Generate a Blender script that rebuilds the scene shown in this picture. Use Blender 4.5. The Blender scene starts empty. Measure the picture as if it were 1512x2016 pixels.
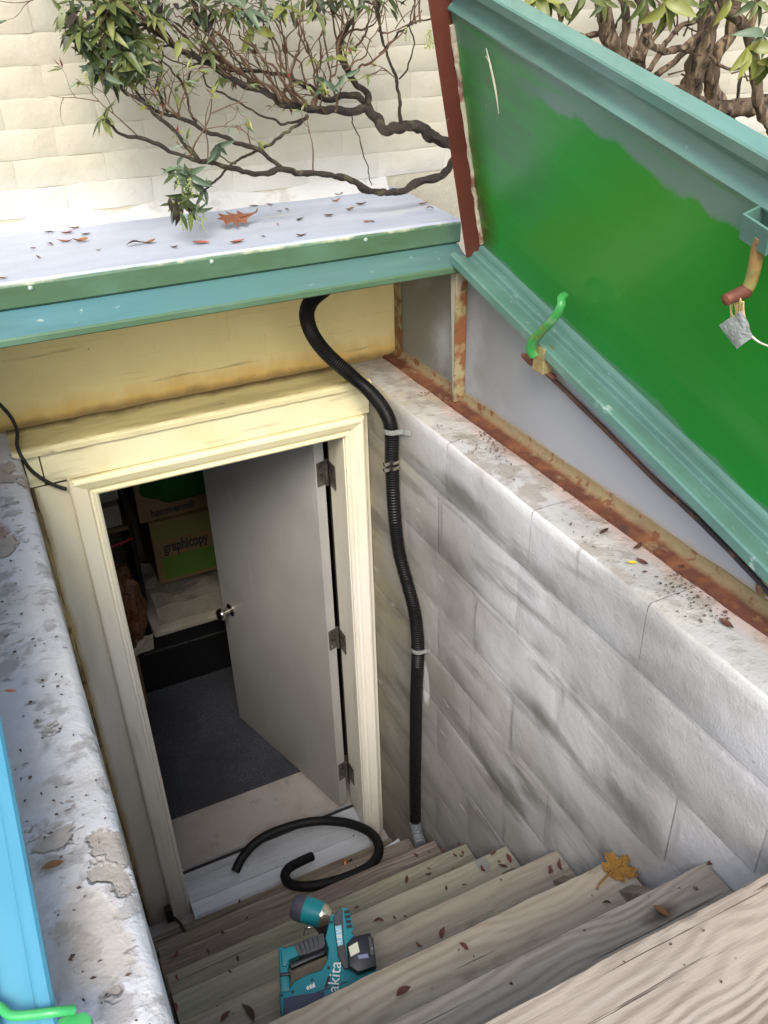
import bpy, bmesh, math, random
from mathutils import Vector, Matrix, noise as mnoise
R = math.radians
random.seed(7)
scene = bpy.context.scene
col = scene.collection

# ------------------------------------------------------------------ camera, sky, sun, exposure
F_PX, U0, V0 = 1717.4538, 756.0, 1008.0
CAM = Vector((-0.17606, -2.33122, 2.98862))
ROWS = (Vector((0.90057485, -0.43396083, -0.02535606)), Vector((-0.24250731, -0.45314013, -0.85781946)), Vector((0.3607702, 0.77867966, -0.51332528)))
cam_data = bpy.data.cameras.new('camera')
cam_data.sensor_fit = 'VERTICAL'; cam_data.sensor_height = 36.0; cam_data.sensor_width = 27.0
cam_data.lens = 36.0 * F_PX / 2016.0
cam_data.clip_start = 0.02; cam_data.clip_end = 400
cam = bpy.data.objects.new('camera', cam_data); col.objects.link(cam)
m3 = Matrix((ROWS[0], -ROWS[1], -ROWS[2])).transposed()
cam.matrix_world = Matrix.Translation(CAM) @ m3.to_4x4()
scene.camera = cam

SUN_DIR = Vector((-0.29, -0.65, 0.71)).normalized()
world = bpy.data.worlds.new('World'); scene.world = world; world.use_nodes = True
wn = world.node_tree; wn.nodes.clear()
sky = wn.nodes.new('ShaderNodeTexSky'); sky.sky_type = 'NISHITA'; sky.sun_disc = False
sky.sun_elevation = math.asin(SUN_DIR.z); sky.sun_rotation = math.atan2(SUN_DIR.x, SUN_DIR.y)
sky.air_density = 1.0; sky.dust_density = 2.5; sky.ozone_density = 1.0
bg = wn.nodes.new('ShaderNodeBackground'); bg.inputs['Strength'].default_value = 0.15
out = wn.nodes.new('ShaderNodeOutputWorld')
wn.links.new(sky.outputs[0], bg.inputs[0]); wn.links.new(bg.outputs[0], out.inputs[0])
sl = bpy.data.lights.new('sun', 'SUN'); sl.energy = 1.35; sl.angle = R(28); sl.color = (1.0, 0.95, 0.88)
so = bpy.data.objects.new('sun', sl); col.objects.link(so)
so.rotation_euler = (-SUN_DIR).to_track_quat('-Z', 'Y').to_euler(); so.location = (6, -4, 8)
scene.view_settings.view_transform = 'Standard'; scene.view_settings.look = 'None'
scene.view_settings.gamma = 1.0; scene.view_settings.use_curve_mapping = False
scene.view_settings.exposure = 1.12
scene.cycles.max_bounces = 10; scene.cycles.diffuse_bounces = 6

# ------------------------------------------------------------------ measuring helpers: a photo point on a known plane
def ray(u, v):
    c = Vector((u - U0, v - V0, F_PX))
    return (ROWS[0] * c.x + ROWS[1] * c.y + ROWS[2] * c.z).normalized()
def on(u, v, axis, val):
    r = ray(u, v); return CAM + r * ((val - CAM[axis]) / r[axis])
def onp(u, v, p, n):
    r = ray(u, v); return CAM + r * ((p - CAM).dot(n) / r.dot(n))
def proj(p):
    d = Vector(p) - CAM; z = d.dot(ROWS[2])
    if z < 0.05: return None
    return (U0 + d.dot(ROWS[0]) / z * F_PX, V0 + d.dot(ROWS[1]) / z * F_PX)
def inview(p, mg=60):
    q = proj(p); return q is not None and -mg < q[0] < 1512 + mg and -mg < q[1] < 2016 + mg

# ------------------------------------------------------------------ materials
def M(name, c, rough=0.6, metal=0.0, coord='P', layers=(), bump=None, spec=0.5, coat=0.0, rand=0.0, trans=0.0, ior=1.45):
    m = bpy.data.materials.new(name); m.use_nodes = True
    nt = m.node_tree; N = nt.nodes; L = nt.links; N.clear()
    o = N.new('ShaderNodeOutputMaterial'); b = N.new('ShaderNodeBsdfPrincipled'); L.new(b.outputs[0], o.inputs[0])
    b.inputs['Roughness'].default_value = rough; b.inputs['Metallic'].default_value = metal
    b.inputs['Specular IOR Level'].default_value = spec; b.inputs['Coat Weight'].default_value = coat
    b.inputs['Transmission Weight'].default_value = trans; b.inputs['IOR'].default_value = ior
    if coord == 'P':
        vec = N.new('ShaderNodeNewGeometry').outputs['Position']
    else:
        vec = N.new('ShaderNodeTexCoord').outputs['Object']
    oi = N.new('ShaderNodeObjectInfo')
    if coord == 'R':
        mu = N.new('ShaderNodeVectorMath'); mu.operation = 'SCALE'; mu.inputs[0].default_value = (17.3, 9.1, 23.7); L.new(oi.outputs['Random'], mu.inputs['Scale'])
        ad = N.new('ShaderNodeVectorMath'); ad.operation = 'ADD'; L.new(vec, ad.inputs[0]); L.new(mu.outputs[0], ad.inputs[1]); vec = ad.outputs[0]
    sep = N.new('ShaderNodeSeparateXYZ'); L.new(vec, sep.inputs[0])
    def rng(src, lo, hi, a=0.0, bb=1.0):
        r = N.new('ShaderNodeMapRange'); r.clamp = True
        r.inputs['From Min'].default_value = lo; r.inputs['From Max'].default_value = hi
        r.inputs['To Min'].default_value = a; r.inputs['To Max'].default_value = bb
        L.new(src, r.inputs['Value']); return r.outputs[0]
    def mul(a, bb):
        x = N.new('ShaderNodeMath'); x.operation = 'MULTIPLY'; L.new(a, x.inputs[0])
        if isinstance(bb, (int, float)): x.inputs[1].default_value = bb
        else: L.new(bb, x.inputs[1])
        return x.outputs[0]
    def addv(a, bb):
        x = N.new('ShaderNodeMath'); x.operation = 'ADD'; L.new(a, x.inputs[0])
        if isinstance(bb, (int, float)): x.inputs[1].default_value = bb
        else: L.new(bb, x.inputs[1])
        return x.outputs[0]
    def _add(*xs):
        t = xs[0]
        for q in xs[1:]:
            x = N.new('ShaderNodeMath'); x.operation = 'ADD'; L.new(t, x.inputs[0]); L.new(q, x.inputs[1]); t = x.outputs[0]
        return t
    def _val(v):
        x = N.new('ShaderNodeValue'); x.outputs[0].default_value = v; return x.outputs[0]
    k = [0]
    def nz(scale, stretch=(1, 1, 1), detail=5.0, dist=0.0, rgh=0.55):
        k[0] += 1
        mp = N.new('ShaderNodeMapping'); mp.inputs['Scale'].default_value = stretch
        mp.inputs['Location'].default_value = (k[0] * 3.7, k[0] * 1.9, k[0] * 5.3); L.new(vec, mp.inputs[0])
        t = N.new('ShaderNodeTexNoise'); t.inputs['Scale'].default_value = scale; t.inputs['Detail'].default_value = detail
        t.inputs['Distortion'].default_value = dist; t.inputs['Roughness'].default_value = rgh
        L.new(mp.outputs[0], t.inputs['Vector']); return t.outputs['Fac']
    cur = N.new('ShaderNodeRGB'); cur.outputs[0].default_value = (*c, 1); cur = cur.outputs[0]
    bumps = []
    for ly in layers:
        kind = ly.get('kind', 'noise')
        if kind == 'noise':
            f = rng(nz(ly.get('scale', 5), ly.get('stretch', (1, 1, 1)), ly.get('detail', 5), ly.get('dist', 0)), ly.get('lo', .45), ly.get('hi', .6))
        elif kind == 'rings':       # flat sawn timber: long ellipses about a heart that lies outside or inside the board
            mp = N.new('ShaderNodeMapping'); mp.vector_type = 'POINT'
            mp.inputs['Location'].default_value = (-ly['at'][0] * ly['sq'], -ly['at'][1], 0); mp.inputs['Scale'].default_value = (ly['sq'], 1, .3); L.new(vec, mp.inputs[0])
            w = N.new('ShaderNodeTexWave'); w.wave_type = 'RINGS'; w.rings_direction = 'Z'; w.inputs['Scale'].default_value = ly['scale']
            w.inputs['Distortion'].default_value = ly.get('dist', 4); w.inputs['Detail'].default_value = 3; w.inputs['Detail Scale'].default_value = ly.get('ds', 1.2)
            L.new(mp.outputs[0], w.inputs['Vector']); f = rng(w.outputs['Fac'], ly.get('lo', .45), ly.get('hi', .95))
        elif kind == 'blob':        # a stain or painted haze with a place of its own: soft ball broken by noise
            d = N.new('ShaderNodeVectorMath'); d.operation = 'SUBTRACT'; L.new(vec, d.inputs[0]); d.inputs[1].default_value = ly['at']
            s = N.new('ShaderNodeVectorMath'); s.operation = 'MULTIPLY'; L.new(d.outputs[0], s.inputs[0]); s.inputs[1].default_value = [1.0 / q for q in ly['size']]
            le = N.new('ShaderNodeVectorMath'); le.operation = 'LENGTH'; L.new(s.outputs[0], le.inputs[0])
            e = addv(le.outputs['Value'], mul(addv(nz(ly.get('scale', 8), ly.get('stretch', (1, 1, 1)), 5), -.5), ly.get('wob', 1.5)))
            f = rng(e, ly.get('edge', .6), 1.0, 1.0, 0.0)
        elif kind == 'blocks':      # grime in the joints of the block wall
            cb = N.new('ShaderNodeCombineXYZ'); L.new(addv(sep.outputs['Y'], ly['oy']), cb.inputs[0]); L.new(addv(sep.outputs['Z'], ly['oz']), cb.inputs[1])
            t = N.new('ShaderNodeTexBrick'); t.offset = .5; t.inputs['Scale'].default_value = 1.0
            t.inputs['Brick Width'].default_value = ly.get('bw', .4); t.inputs['Row Height'].default_value = ly.get('rh', .2)
            t.inputs['Mortar Size'].default_value = ly.get('ms', .02); t.inputs['Mortar Smooth'].default_value = 1.0
            wob = N.new('ShaderNodeVectorMath'); wob.operation = 'ADD'; L.new(cb.outputs[0], wob.inputs[0])
            nv = N.new('ShaderNodeTexNoise'); nv.inputs['Scale'].default_value = 9; nv.inputs['Detail'].default_value = 4; L.new(vec, nv.inputs['Vector'])
            sv = N.new('ShaderNodeVectorMath'); sv.operation = 'SCALE'; sv.inputs['Scale'].default_value = .03; L.new(nv.outputs['Color'], sv.inputs[0]); L.new(sv.outputs[0], wob.inputs[1])
            L.new(wob.outputs[0], t.inputs['Vector'])
            f = mul(rng(t.outputs['Fac'], .1, .9), rng(nz(ly.get('scale', 2.2), ly.get('stretch', (1, 1, 1)), 4), .48, .66))
        elif kind == 'grain':       # flat sawn growth rings: parallel lines that swirl round knots
            s1 = mul(sep.outputs['Y'], ly['freq']); n1 = addv(nz(ly.get('scale', 3), ly.get('stretch', (1, 2.6, 1)), 2), -.5); n1 = mul(n1, ly['swirl'])
            if 'grow' in ly: n1 = mul(n1, rng(sep.outputs['X'], ly['grow'][0], ly['grow'][1], .12, 1.0))
            sn = N.new('ShaderNodeMath'); sn.operation = 'SINE'; L.new(mul(mul(_add(s1, n1, mul(nz(34, (.12, 1.6, 1), 6, 0, .7), ly.get('fray', 1.1))), 6.283), 1.0), sn.inputs[0])
            f = rng(sn.outputs[0], ly.get('lo', -.6), ly.get('hi', 1.0))
            f = mul(f, rng(nz(5, (.5, 1.5, 1), 4), .3, .65, .25, 1.0))
        elif kind == 'rows':        # grime that hangs just above each bed joint
            q_ = N.new('ShaderNodeMath'); q_.operation = 'FRACT'
            L.new(mul(_add(sep.outputs['Z'], mul(addv(nz(7, (1, 1, 1), 4), -.5), .05), _val(ly['oz'])), 1.0 / ly['h']), q_.inputs[0])
            f = mul(mul(rng(q_.outputs[0], .0, .42, 1.0, 0.0), rng(q_.outputs[0], .0, .03)), rng(nz(ly['scale'], (1, 1, 1.3), 6), .50, .70))
        elif kind == 'band':
            f = rng(nz(ly.get('scale', 5), ly.get('stretch', (1, 1, 1)), 5), 0, 1)
        if 'axis' in ly:            # where along the thing the wear or painted light sits, edge broken by noise
            ax, a, bb = ly['axis'][:3]; w = ly['axis'][3] if len(ly['axis']) > 3 else 0.0
            s = sep.outputs['XYZ'.index(ax)]
            if w: s = addv(s, mul(addv(nz(ly.get('escale', 9), ly.get('estretch', (1, 1, 1)), 5), -.5), w))
            g = rng(s, a, bb); f = g if kind == 'band' else mul(f, g)
        f = mul(f, ly.get('amt', 1.0))
        mx = N.new('ShaderNodeMix'); mx.data_type = 'RGBA'; mx.inputs[7].default_value = (*ly['col'], 1)
        L.new(f, mx.inputs[0]); L.new(cur, mx.inputs[6]); cur = mx.outputs[2]
        if ly.get('bump'): bumps.append((f, ly['bump']))
    if rand:
        h = N.new('ShaderNodeHueSaturation'); L.new(cur, h.inputs['Color'])
        L.new(rng(oi.outputs['Random'], 0, 1, 1 - rand, 1 + rand), h.inputs['Value'])
        L.new(rng(oi.outputs['Random'], 0, 1, .5 + rand * .06, .5 - rand * .06), h.inputs['Hue']); cur = h.outputs[0]
    L.new(cur, b.inputs['Base Color'])
    nrm = None
    for f, s in bumps:
        bn = N.new('ShaderNodeBump'); bn.inputs['Strength'].default_value = 1.0; bn.inputs['Distance'].default_value = s
        L.new(f, bn.inputs['Height'])
        if nrm: L.new(nrm, bn.inputs['Normal'])
        nrm = bn.outputs[0]
    for bp in (bump or ()):
        bn = N.new('ShaderNodeBump'); bn.inputs['Strength'].default_value = 1.0; bn.inputs['Distance'].default_value = bp[1]
        L.new(nz(bp[0], bp[2] if len(bp) > 2 else (1, 1, 1), 6), bn.inputs['Height'])
        if nrm: L.new(nrm, bn.inputs['Normal'])
        nrm = bn.outputs[0]
    if nrm: L.new(nrm, b.inputs['Normal'])
    return m

CREAM = (.53, .49, .375)
m_brick = M('cream painted brick', CREAM, .55, layers=[
    dict(col=(.41, .375, .285), scale=7, lo=.45, hi=.75, amt=.5), dict(col=(.56, .53, .43), scale=14, lo=.5, hi=.7, amt=.5),
    dict(col=(.38, .33, .24), scale=30, lo=.66, hi=.76, amt=.5), dict(col=(.64, .64, .61), kind='band', scale=6, axis=('Z', 2.62, 2.50, .10), amt=.75)],
    bump=[(60, .0014), (14, .004)])
m_mortar = M('painted mortar', (.52, .48, .365), .7, layers=[dict(col=(.40, .355, .27), scale=12, lo=.5, hi=.7, amt=.6), dict(col=(.52, .48, .38), scale=5, lo=.5, hi=.6, amt=.6)], bump=[(90, .003)])
m_brick_low = M('aged yellow painted brick', (.84, .70, .33), .55, layers=[
    dict(col=(.72, .56, .24), scale=5, lo=.45, hi=.7, amt=.5), dict(col=(.66, .37, .06), kind='band', scale=8, axis=('Z', 2.035, 1.97, .09), amt=.75, estretch=(2, 2, .6)),
    dict(col=(.20, .14, .06), kind='band', scale=20, axis=('Z', 1.985, 1.962, .05), amt=.8),
    dict(col=(.22, .17, .08), scale=9, stretch=(.35, 1, 6), lo=.63, hi=.72, amt=.6), dict(col=(.12, .1, .06), scale=45, lo=.74, hi=.78, amt=.8)], bump=[(60, .001), (12, .002)])
m_yellow = M('cream trim paint with yellow light', (.80, .74, .47), .4, layers=[  # yellow here is the head trim's light gradient, painted in
    dict(col=(.72, .62, .30), scale=6, lo=.45, hi=.7, amt=.5), dict(col=(.33, .27, .14), scale=7, stretch=(.5, 2, 4), lo=.6, hi=.74, amt=.55),
    dict(col=(.15, .11, .05), scale=40, lo=.72, hi=.77, amt=.7)], bump=[(25, .0012), (80, .0006)])
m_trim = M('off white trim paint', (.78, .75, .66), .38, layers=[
    dict(col=(.82, .72, .38), kind='band', scale=3, axis=('Z', 1.15, 1.85, .5), amt=.55, escale=2.5), dict(col=(.50, .46, .36), scale=7, stretch=(3, 3, .5), lo=.55, hi=.74, amt=.45),  # yellow towards the top paints the light gradient on the casings
    dict(col=(.22, .18, .12), scale=45, lo=.72, hi=.77, amt=.6), dict(col=(.36, .33, .29), kind='band', scale=8, axis=('Z', .12, -.1, .25), amt=.6)], bump=[(30, .0009, (1, 1, .3))])
m_board = M('stained side board', (.70, .67, .57), .5, layers=[
    dict(col=(.72, .63, .36), kind='band', scale=3, axis=('Z', 1.1, 1.8, .5), amt=.6, escale=2.5), dict(col=(.50, .45, .34), scale=4, stretch=(2, 2, .5), lo=.5, hi=.7, amt=.5),  # yellow upper band is painted light; the other stains are real
    dict(col=(.40, .27, .10), kind='band', scale=6, axis=('X', -.142, -.16, .05), amt=.85, estretch=(1, 1, .6)),
    dict(col=(.10, .09, .08), kind='band', scale=9, axis=('Z', .05, -.1, .22), amt=.7)], bump=[(18, .002)])
m_rot = M('rotten wood edge', (.20, .13, .06), .9, layers=[dict(col=(.42, .30, .13), scale=9, stretch=(2, 2, .6), lo=.45, hi=.6, amt=.9), dict(col=(.05, .04, .03), scale=14, lo=.56, hi=.66, amt=.9)], bump=[(40, .006)])
WASH = (.66, .655, .65)
def concrete(name, joints, extra=(), k=1.0):
    ls = [dict(col=tuple(k * q for q in (.40, .385, .36)), scale=2.6, lo=.42, hi=.66, amt=.8, detail=7), dict(col=tuple(k * q for q in (.70, .70, .70)), scale=4.5, lo=.52, hi=.66, amt=.75, detail=7)]
    if joints:
        ls += [dict(col=(.25, .225, .195), scale=2.2, stretch=(1, .9, 1.8), lo=.45, hi=.70, amt=.55, detail=9, dist=.2),
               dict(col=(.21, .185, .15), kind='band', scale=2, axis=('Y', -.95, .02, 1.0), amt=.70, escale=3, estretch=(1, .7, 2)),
               dict(col=(.34, .30, .16), scale=2.5, lo=.40, hi=.60, amt=.85, axis=('Y', -.45, -.1), ),
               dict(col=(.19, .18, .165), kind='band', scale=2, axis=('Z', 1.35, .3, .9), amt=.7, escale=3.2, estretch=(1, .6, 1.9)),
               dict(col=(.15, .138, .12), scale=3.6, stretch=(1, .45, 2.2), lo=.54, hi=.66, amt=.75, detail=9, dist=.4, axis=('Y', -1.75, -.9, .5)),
               dict(col=(.15, .138, .12), kind='rows', oz=-1.58 + 4.0, h=.2, amt=.9, scale=3.4), dict(col=(.15, .138, .12), kind='blob', at=(.85, -.62, 1.84), size=(.05, .20, .045), scale=9, wob=1.0, edge=.3, amt=.75), dict(col=(.15, .138, .12), kind='blob', at=(.85, -1.02, 1.40), size=(.05, .16, .05), scale=9, wob=1.2, edge=.3, amt=.8), dict(col=(.16, .15, .135), kind='blob', at=(.85, -1.35, 1.42), size=(.05, .14, .06), scale=9, wob=1.2, edge=.3, amt=.7), dict(col=(.17, .155, .135), kind='blocks', oy=.28, oz=-1.58 + 4.0, ms=.011, amt=.65, scale=3.4),
               dict(col=(.70, .70, .69), scale=12, stretch=(1, .5, 2), lo=.66, hi=.72, amt=.7),
               dict(col=(.72, .73, .75), kind='blob', at=(.85, -.40, 1.02), size=(.05, .03, .10), scale=20, wob=1.0, edge=.7, amt=.9)]
    ls += list(extra)
    ls.append(dict(col=(.14, .13, .12), scale=48, lo=.69, hi=.78, amt=.6))
    return M(name, tuple(k * q for q in WASH), .85, layers=ls, bump=[(170, .0012), (38, .0014), (7, .004)])
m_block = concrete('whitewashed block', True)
m_cap = concrete('worn concrete top', False, [dict(col=(.36, .30, .16), scale=4, lo=.38, hi=.6, amt=.85, axis=('Y', -.75, -.25, .3)), dict(col=(.30, .27, .235), scale=11, lo=.52, hi=.62, amt=.7, bump=-.003),
    dict(col=(.48, .455, .42), scale=6, lo=.5, hi=.6, amt=.6), dict(col=(.16, .09, .06), scale=38, lo=.66, hi=.74, amt=.7), dict(col=(.45, .27, .20), kind='band', scale=8, axis=('X', .93, .985, .05), amt=.7), dict(col=(.27, .235, .19), scale=15, lo=.50, hi=.60, amt=.65, bump=-.002, detail=8)], k=.68)
m_left = concrete('worn left wall top', False, [dict(col=(.27, .21, .11), scale=3.5, lo=.38, hi=.6, amt=.9, axis=('Y', -.62, -.2, .35)), dict(col=(.50, .51, .54), scale=5, lo=.42, hi=.56, amt=.8, bump=.004), dict(col=(.24, .215, .19), scale=17, lo=.54, hi=.62, amt=.6, bump=-.002, detail=8),
    dict(col=(.33, .295, .255), scale=5.5, lo=.60, hi=.625, amt=.95, bump=-.006), dict(col=(.30, .10, .08), kind='blob', at=(-.26, -.42, 1.96), size=(.03, .06, .05), amt=.5), dict(col=(.40, .34, .27), kind='blob', at=(-.245, -1.55, 1.965), size=(.06, .10, .05), scale=14, wob=1.6, edge=.75, amt=.6, bump=-.002),
    dict(col=(.36, .31, .26), kind='blob', at=(-.235, -1.78, 1.965), size=(.07, .09, .05), scale=14, wob=1.6, edge=.75, amt=.65, bump=-.002), dict(col=(.16, .12, .10), scale=26, stretch=(1, 1.6, 1), lo=.63, hi=.70, amt=.65, bump=-.002)], k=.86)
TEAL = (.105, .215, .178)
m_teal = M('teal metal paint', TEAL, .32, layers=[dict(col=(.055, .10, .075), scale=6, stretch=(3, .5, 1), lo=.52, hi=.70, amt=.5), dict(col=(.30, .38, .33), scale=30, stretch=(2, .7, 1), lo=.64, hi=.70, amt=.5), dict(col=(.145, .29, .245), scale=5, lo=.45, hi=.65, amt=.5), dict(col=(.085, .19, .14), scale=9, lo=.55, hi=.7, amt=.5),
    dict(col=(.45, .55, .50), scale=22, lo=.66, hi=.72, amt=.6), dict(col=(.16, .08, .04), scale=70, lo=.735, hi=.77, amt=.8)], bump=[(14, .0012), (90, .0003)], coat=.15)
m_teal_skytint = M('teal metal paint with sky tint', (.075, .27, .385), .3, layers=[dict(col=(.11, .33, .41), scale=4, stretch=(3, .5, 1), lo=.45, hi=.65, amt=.6), dict(col=(.055, .23, .33), scale=6, stretch=(5, .4, 1), lo=.5, hi=.7, amt=.6), dict(col=(.1, .09, .06), scale=60, lo=.75, hi=.79, amt=.7)], bump=[(12, .001)], coat=.2)  # teal rail; its blue is sky reflection put into the colour
m_header = M('teal header paint', (.082, .172, .155), .3, layers=[dict(col=(.075, .20, .235), kind='band', scale=3, axis=('X', .55, -.3, .5), amt=.85, escale=2), dict(col=(.085, .20, .14), scale=7, lo=.5, hi=.7, amt=.45),  # bluer left end is reflected sky, painted into the teal
    dict(col=(.06, .10, .07), scale=5, stretch=(.4, 2, 2), lo=.52, hi=.72, amt=.5), dict(col=(.4, .48, .42), scale=26, lo=.67, hi=.73, amt=.5), dict(col=(.35, .12, .08), scale=34, lo=.72, hi=.75, amt=.6)], bump=[(14, .0012)], coat=.2)
m_lip = M('dull green lip paint', (.070, .135, .070), .5, layers=[dict(col=(.10, .19, .125), scale=8, stretch=(.6, 1, 1), lo=.45, hi=.65, amt=.7), dict(col=(.62, .60, .42), kind='band', scale=9, axis=('Z', 2.452, 2.4625, .034), amt=.9, escale=14, estretch=(1, 1, .2)),
    dict(col=(.04, .09, .03), scale=6, stretch=(.5, 1, 3), lo=.58, hi=.7, amt=.6)], bump=[(40, .0012)])
m_white = M('white roof paint', (.40, .435, .505), .5, layers=[dict(col=(.33, .365, .43), scale=5, stretch=(.7, 2.5, 1), lo=.45, hi=.65, amt=.7), dict(col=(.50, .49, .46), scale=11, stretch=(.5, 2, 1), lo=.6, hi=.72, amt=.5), dict(col=(.25, .2, .17), scale=80, lo=.74, hi=.78, amt=.7)], bump=[(20, .002), (90, .0006)])
m_grey = M('grey panel paint', (.36, .375, .40), .42, layers=[dict(col=(.15, .145, .115), scale=3, lo=.30, hi=.5, amt=.85, axis=('Y', -.75, -.25, .1)), dict(col=(.36, .22, .08), kind='band', scale=9, axis=('Z', 2.0, 1.972, .03), amt=.85),  # darker back end is the header's shade put into the paint
    dict(col=(.2, .13, .08), scale=60, lo=.74, hi=.78, amt=.8)], bump=[(9, .0012), (120, .0002)])
m_rust = M('rusty base angle', (.105, .036, .020), .85, layers=[dict(col=(.24, .095, .035), scale=14, lo=.48, hi=.66, amt=.6), dict(col=(.34, .25, .12), scale=16, stretch=(1, .5, 1), lo=.58, hi=.66, amt=.6), dict(col=(.05, .03, .025), scale=22, lo=.6, hi=.7, amt=.7), dict(col=(.27, .21, .11), kind='band', scale=12, axis=('X', 1.002, 1.016, .02), amt=.85, escale=16, estretch=(1, .6, 1)), dict(col=(.16, .055, .02), scale=30, lo=.56, hi=.62, amt=.85)], bump=[(50, .004), (12, .004)])
m_rustpaint = M('rust eaten olive paint', (.30, .26, .13), .6, layers=[dict(col=(.20, .07, .022), scale=16, lo=.42, hi=.54, amt=.95, bump=.001), dict(col=(.45, .42, .30), scale=9, stretch=(1, 1, .4), lo=.6, hi=.66, amt=.6), dict(col=(.10, .04, .02), scale=45, lo=.6, hi=.66, amt=.8)], bump=[(60, .002)])
m_ltgrey = M('chipped pale post paint', (.42, .41, .32), .5, layers=[dict(col=(.24, .08, .03), scale=12, stretch=(1, 1, .5), lo=.58, hi=.67, amt=.9)], bump=[(30, .001)])
LF = dict(coord='O')
m_leafgreen = M('gloss green paint', (.013, .30, .022), .34, coord='O', layers=[
    dict(col=(.025, .22, .012), scale=2.2, lo=.4, hi=.7, amt=.6), dict(col=(.14, .26, .20), kind='band', scale=5, axis=('Y', .535, .548, .15), amt=1.0, escale=4.5, estretch=(1.3, .8, 1)),
    dict(col=(.15, .27, .20), kind='band', scale=5, axis=('Y', .035, .024, .08), amt=.75, escale=5.5, estretch=(1, .7, 1)), dict(col=(.06, .19, .08), kind='blob', at=(.16, .48, 0), size=(.26, .30, .2), amt=.8, wob=.5, edge=.35), dict(col=(.06, .045, .012), kind='blob', at=(0.0, .05, 0), size=(.10, .42, .2), amt=.8, wob=.9, edge=.3),  # hazy green blob stands for a reflection, painted into the sheet
    dict(col=(.02, .31, .03), scale=16, stretch=(.3, 2.5, 1), lo=.5, hi=.66, amt=.45), dict(col=(.16, .34, .22), scale=14, stretch=(2.5, .5, 1), lo=.70, hi=.735, amt=.6), dict(col=(.45, .6, .5), scale=70, lo=.765, hi=.79, amt=.7), dict(col=(.01, .03, .01), scale=50, lo=.74, hi=.78, amt=.8)], bump=[(4.5, .0016), (90, .0002), (26, .0005, (.3, 2, 1))], coat=.06)
m_primer = M('red oxide primer', (.135, .035, .022), .6, coord='O', layers=[dict(col=(.09, .022, .014), scale=8, lo=.45, hi=.7, amt=.7), dict(col=(.30, .22, .12), scale=15, lo=.66, hi=.72, amt=.7)], bump=[(50, .0012)])
m_putty = M('flaking sealant', (.62, .56, .40), .8, coord='O', layers=[dict(col=(.25, .10, .07), scale=14, lo=.52, hi=.6, amt=.9)], bump=[(35, .004)])
m_tealO = M('teal door edge paint', TEAL, .28, coord='O', layers=[dict(col=(.055, .10, .075), scale=6, stretch=(.4, 3, 1), lo=.54, hi=.72, amt=.45), dict(col=(.17, .33, .28), scale=5, stretch=(.5, 2, 2), lo=.45, hi=.65, amt=.6), dict(col=(.10, .22, .17), scale=7, stretch=(.4, 2, 2), lo=.5, hi=.7, amt=.5), dict(col=(.5, .6, .55), scale=40, lo=.7, hi=.75, amt=.5)], bump=[(12, .001)], coat=.3)
m_lever = M('chipped green lever paint', (.05, .30, .07), .35, layers=[dict(col=(.20, .22, .05), scale=25, lo=.52, hi=.64, amt=.8), dict(col=(.22, .50, .28), scale=12, lo=.6, hi=.7, amt=.6)], bump=[(70, .0008)], coat=.2)
m_brass = M('tarnished brass plate', (.42, .34, .16), .45, .35, layers=[dict(col=(.14, .08, .04), scale=40, lo=.5, hi=.65, amt=.8)], bump=[(60, .001)])
m_rod = M('rusty rod', (.10, .055, .04), .75, layers=[dict(col=(.03, .03, .033), kind='band', scale=8, axis=('Y', -1.1, -1.25, .1), amt=.9), dict(col=(.20, .09, .05), scale=30, lo=.5, hi=.62, amt=.7)], bump=[(80, .001)])
m_cut = M('copper rust pipe', (.36, .22, .08), .6, layers=[dict(col=(.20, .07, .04), scale=25, lo=.48, hi=.6, amt=.9), dict(col=(.22, .34, .10), scale=18, lo=.56, hi=.66, amt=.7)], bump=[(80, .001)])
m_darkrust = M('dark red pivot', (.13, .045, .03), .6, layers=[dict(col=(.25, .09, .05), scale=40, lo=.5, hi=.65, amt=.7)], bump=[(80, .0008)])
m_foil = M('crumpled foil', (.80, .81, .83), .35, .15, layers=[dict(col=(.6, .6, .62), scale=30, lo=.5, hi=.6, amt=.5)], bump=[(45, .01), (110, .004)])
m_paper = M('straw coloured straws', (.70, .52, .22), .7, bump=[(60, .001)])
m_doorskin = M('pale painted door', (.36, .355, .335), .42, layers=[dict(col=(.29, .285, .265), scale=4, lo=.42, hi=.7, amt=.6), dict(col=(.42, .41, .39), scale=9, stretch=(2, 2, .6), lo=.6, hi=.7, amt=.5), dict(col=(.2, .18, .16), scale=40, lo=.73, hi=.78, amt=.4)], bump=[(200, .0003)])
m_steel = M('dull steel hinge', (.20, .19, .16), .45, .8, layers=[dict(col=(.06, .055, .05), scale=50, lo=.5, hi=.62, amt=.7)], bump=[(80, .0006)])
m_chrome = M('satin nickel', (.66, .62, .55), .16, 1.0)
m_alu = M('scuffed aluminium sill', (.50, .53, .58), .5, .5, layers=[dict(col=(.40, .41, .43), scale=10, stretch=(.7, 3, 2), lo=.5, hi=.68, amt=.6), dict(col=(.22, .19, .16), scale=35, lo=.66, hi=.74, amt=.6)], bump=[(50, .0008, (.3, 2, 2))])
m_floor = M('cellar concrete floor', (.36, .33, .31), .75, layers=[dict(col=(.27, .22, .20), scale=4, lo=.45, hi=.65, amt=.7), dict(col=(.20, .18, .17), scale=13, lo=.6, hi=.7, amt=.6)], bump=[(60, .001)])
m_carpet = M('dark grey carpet', (.048, .052, .062), .95, layers=[dict(col=(.085, .09, .10), scale=160, lo=.45, hi=.6, amt=.8), dict(col=(.04, .043, .05), scale=4, lo=.45, hi=.6, amt=.6)], bump=[(260, .004)], spec=.1)
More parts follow.
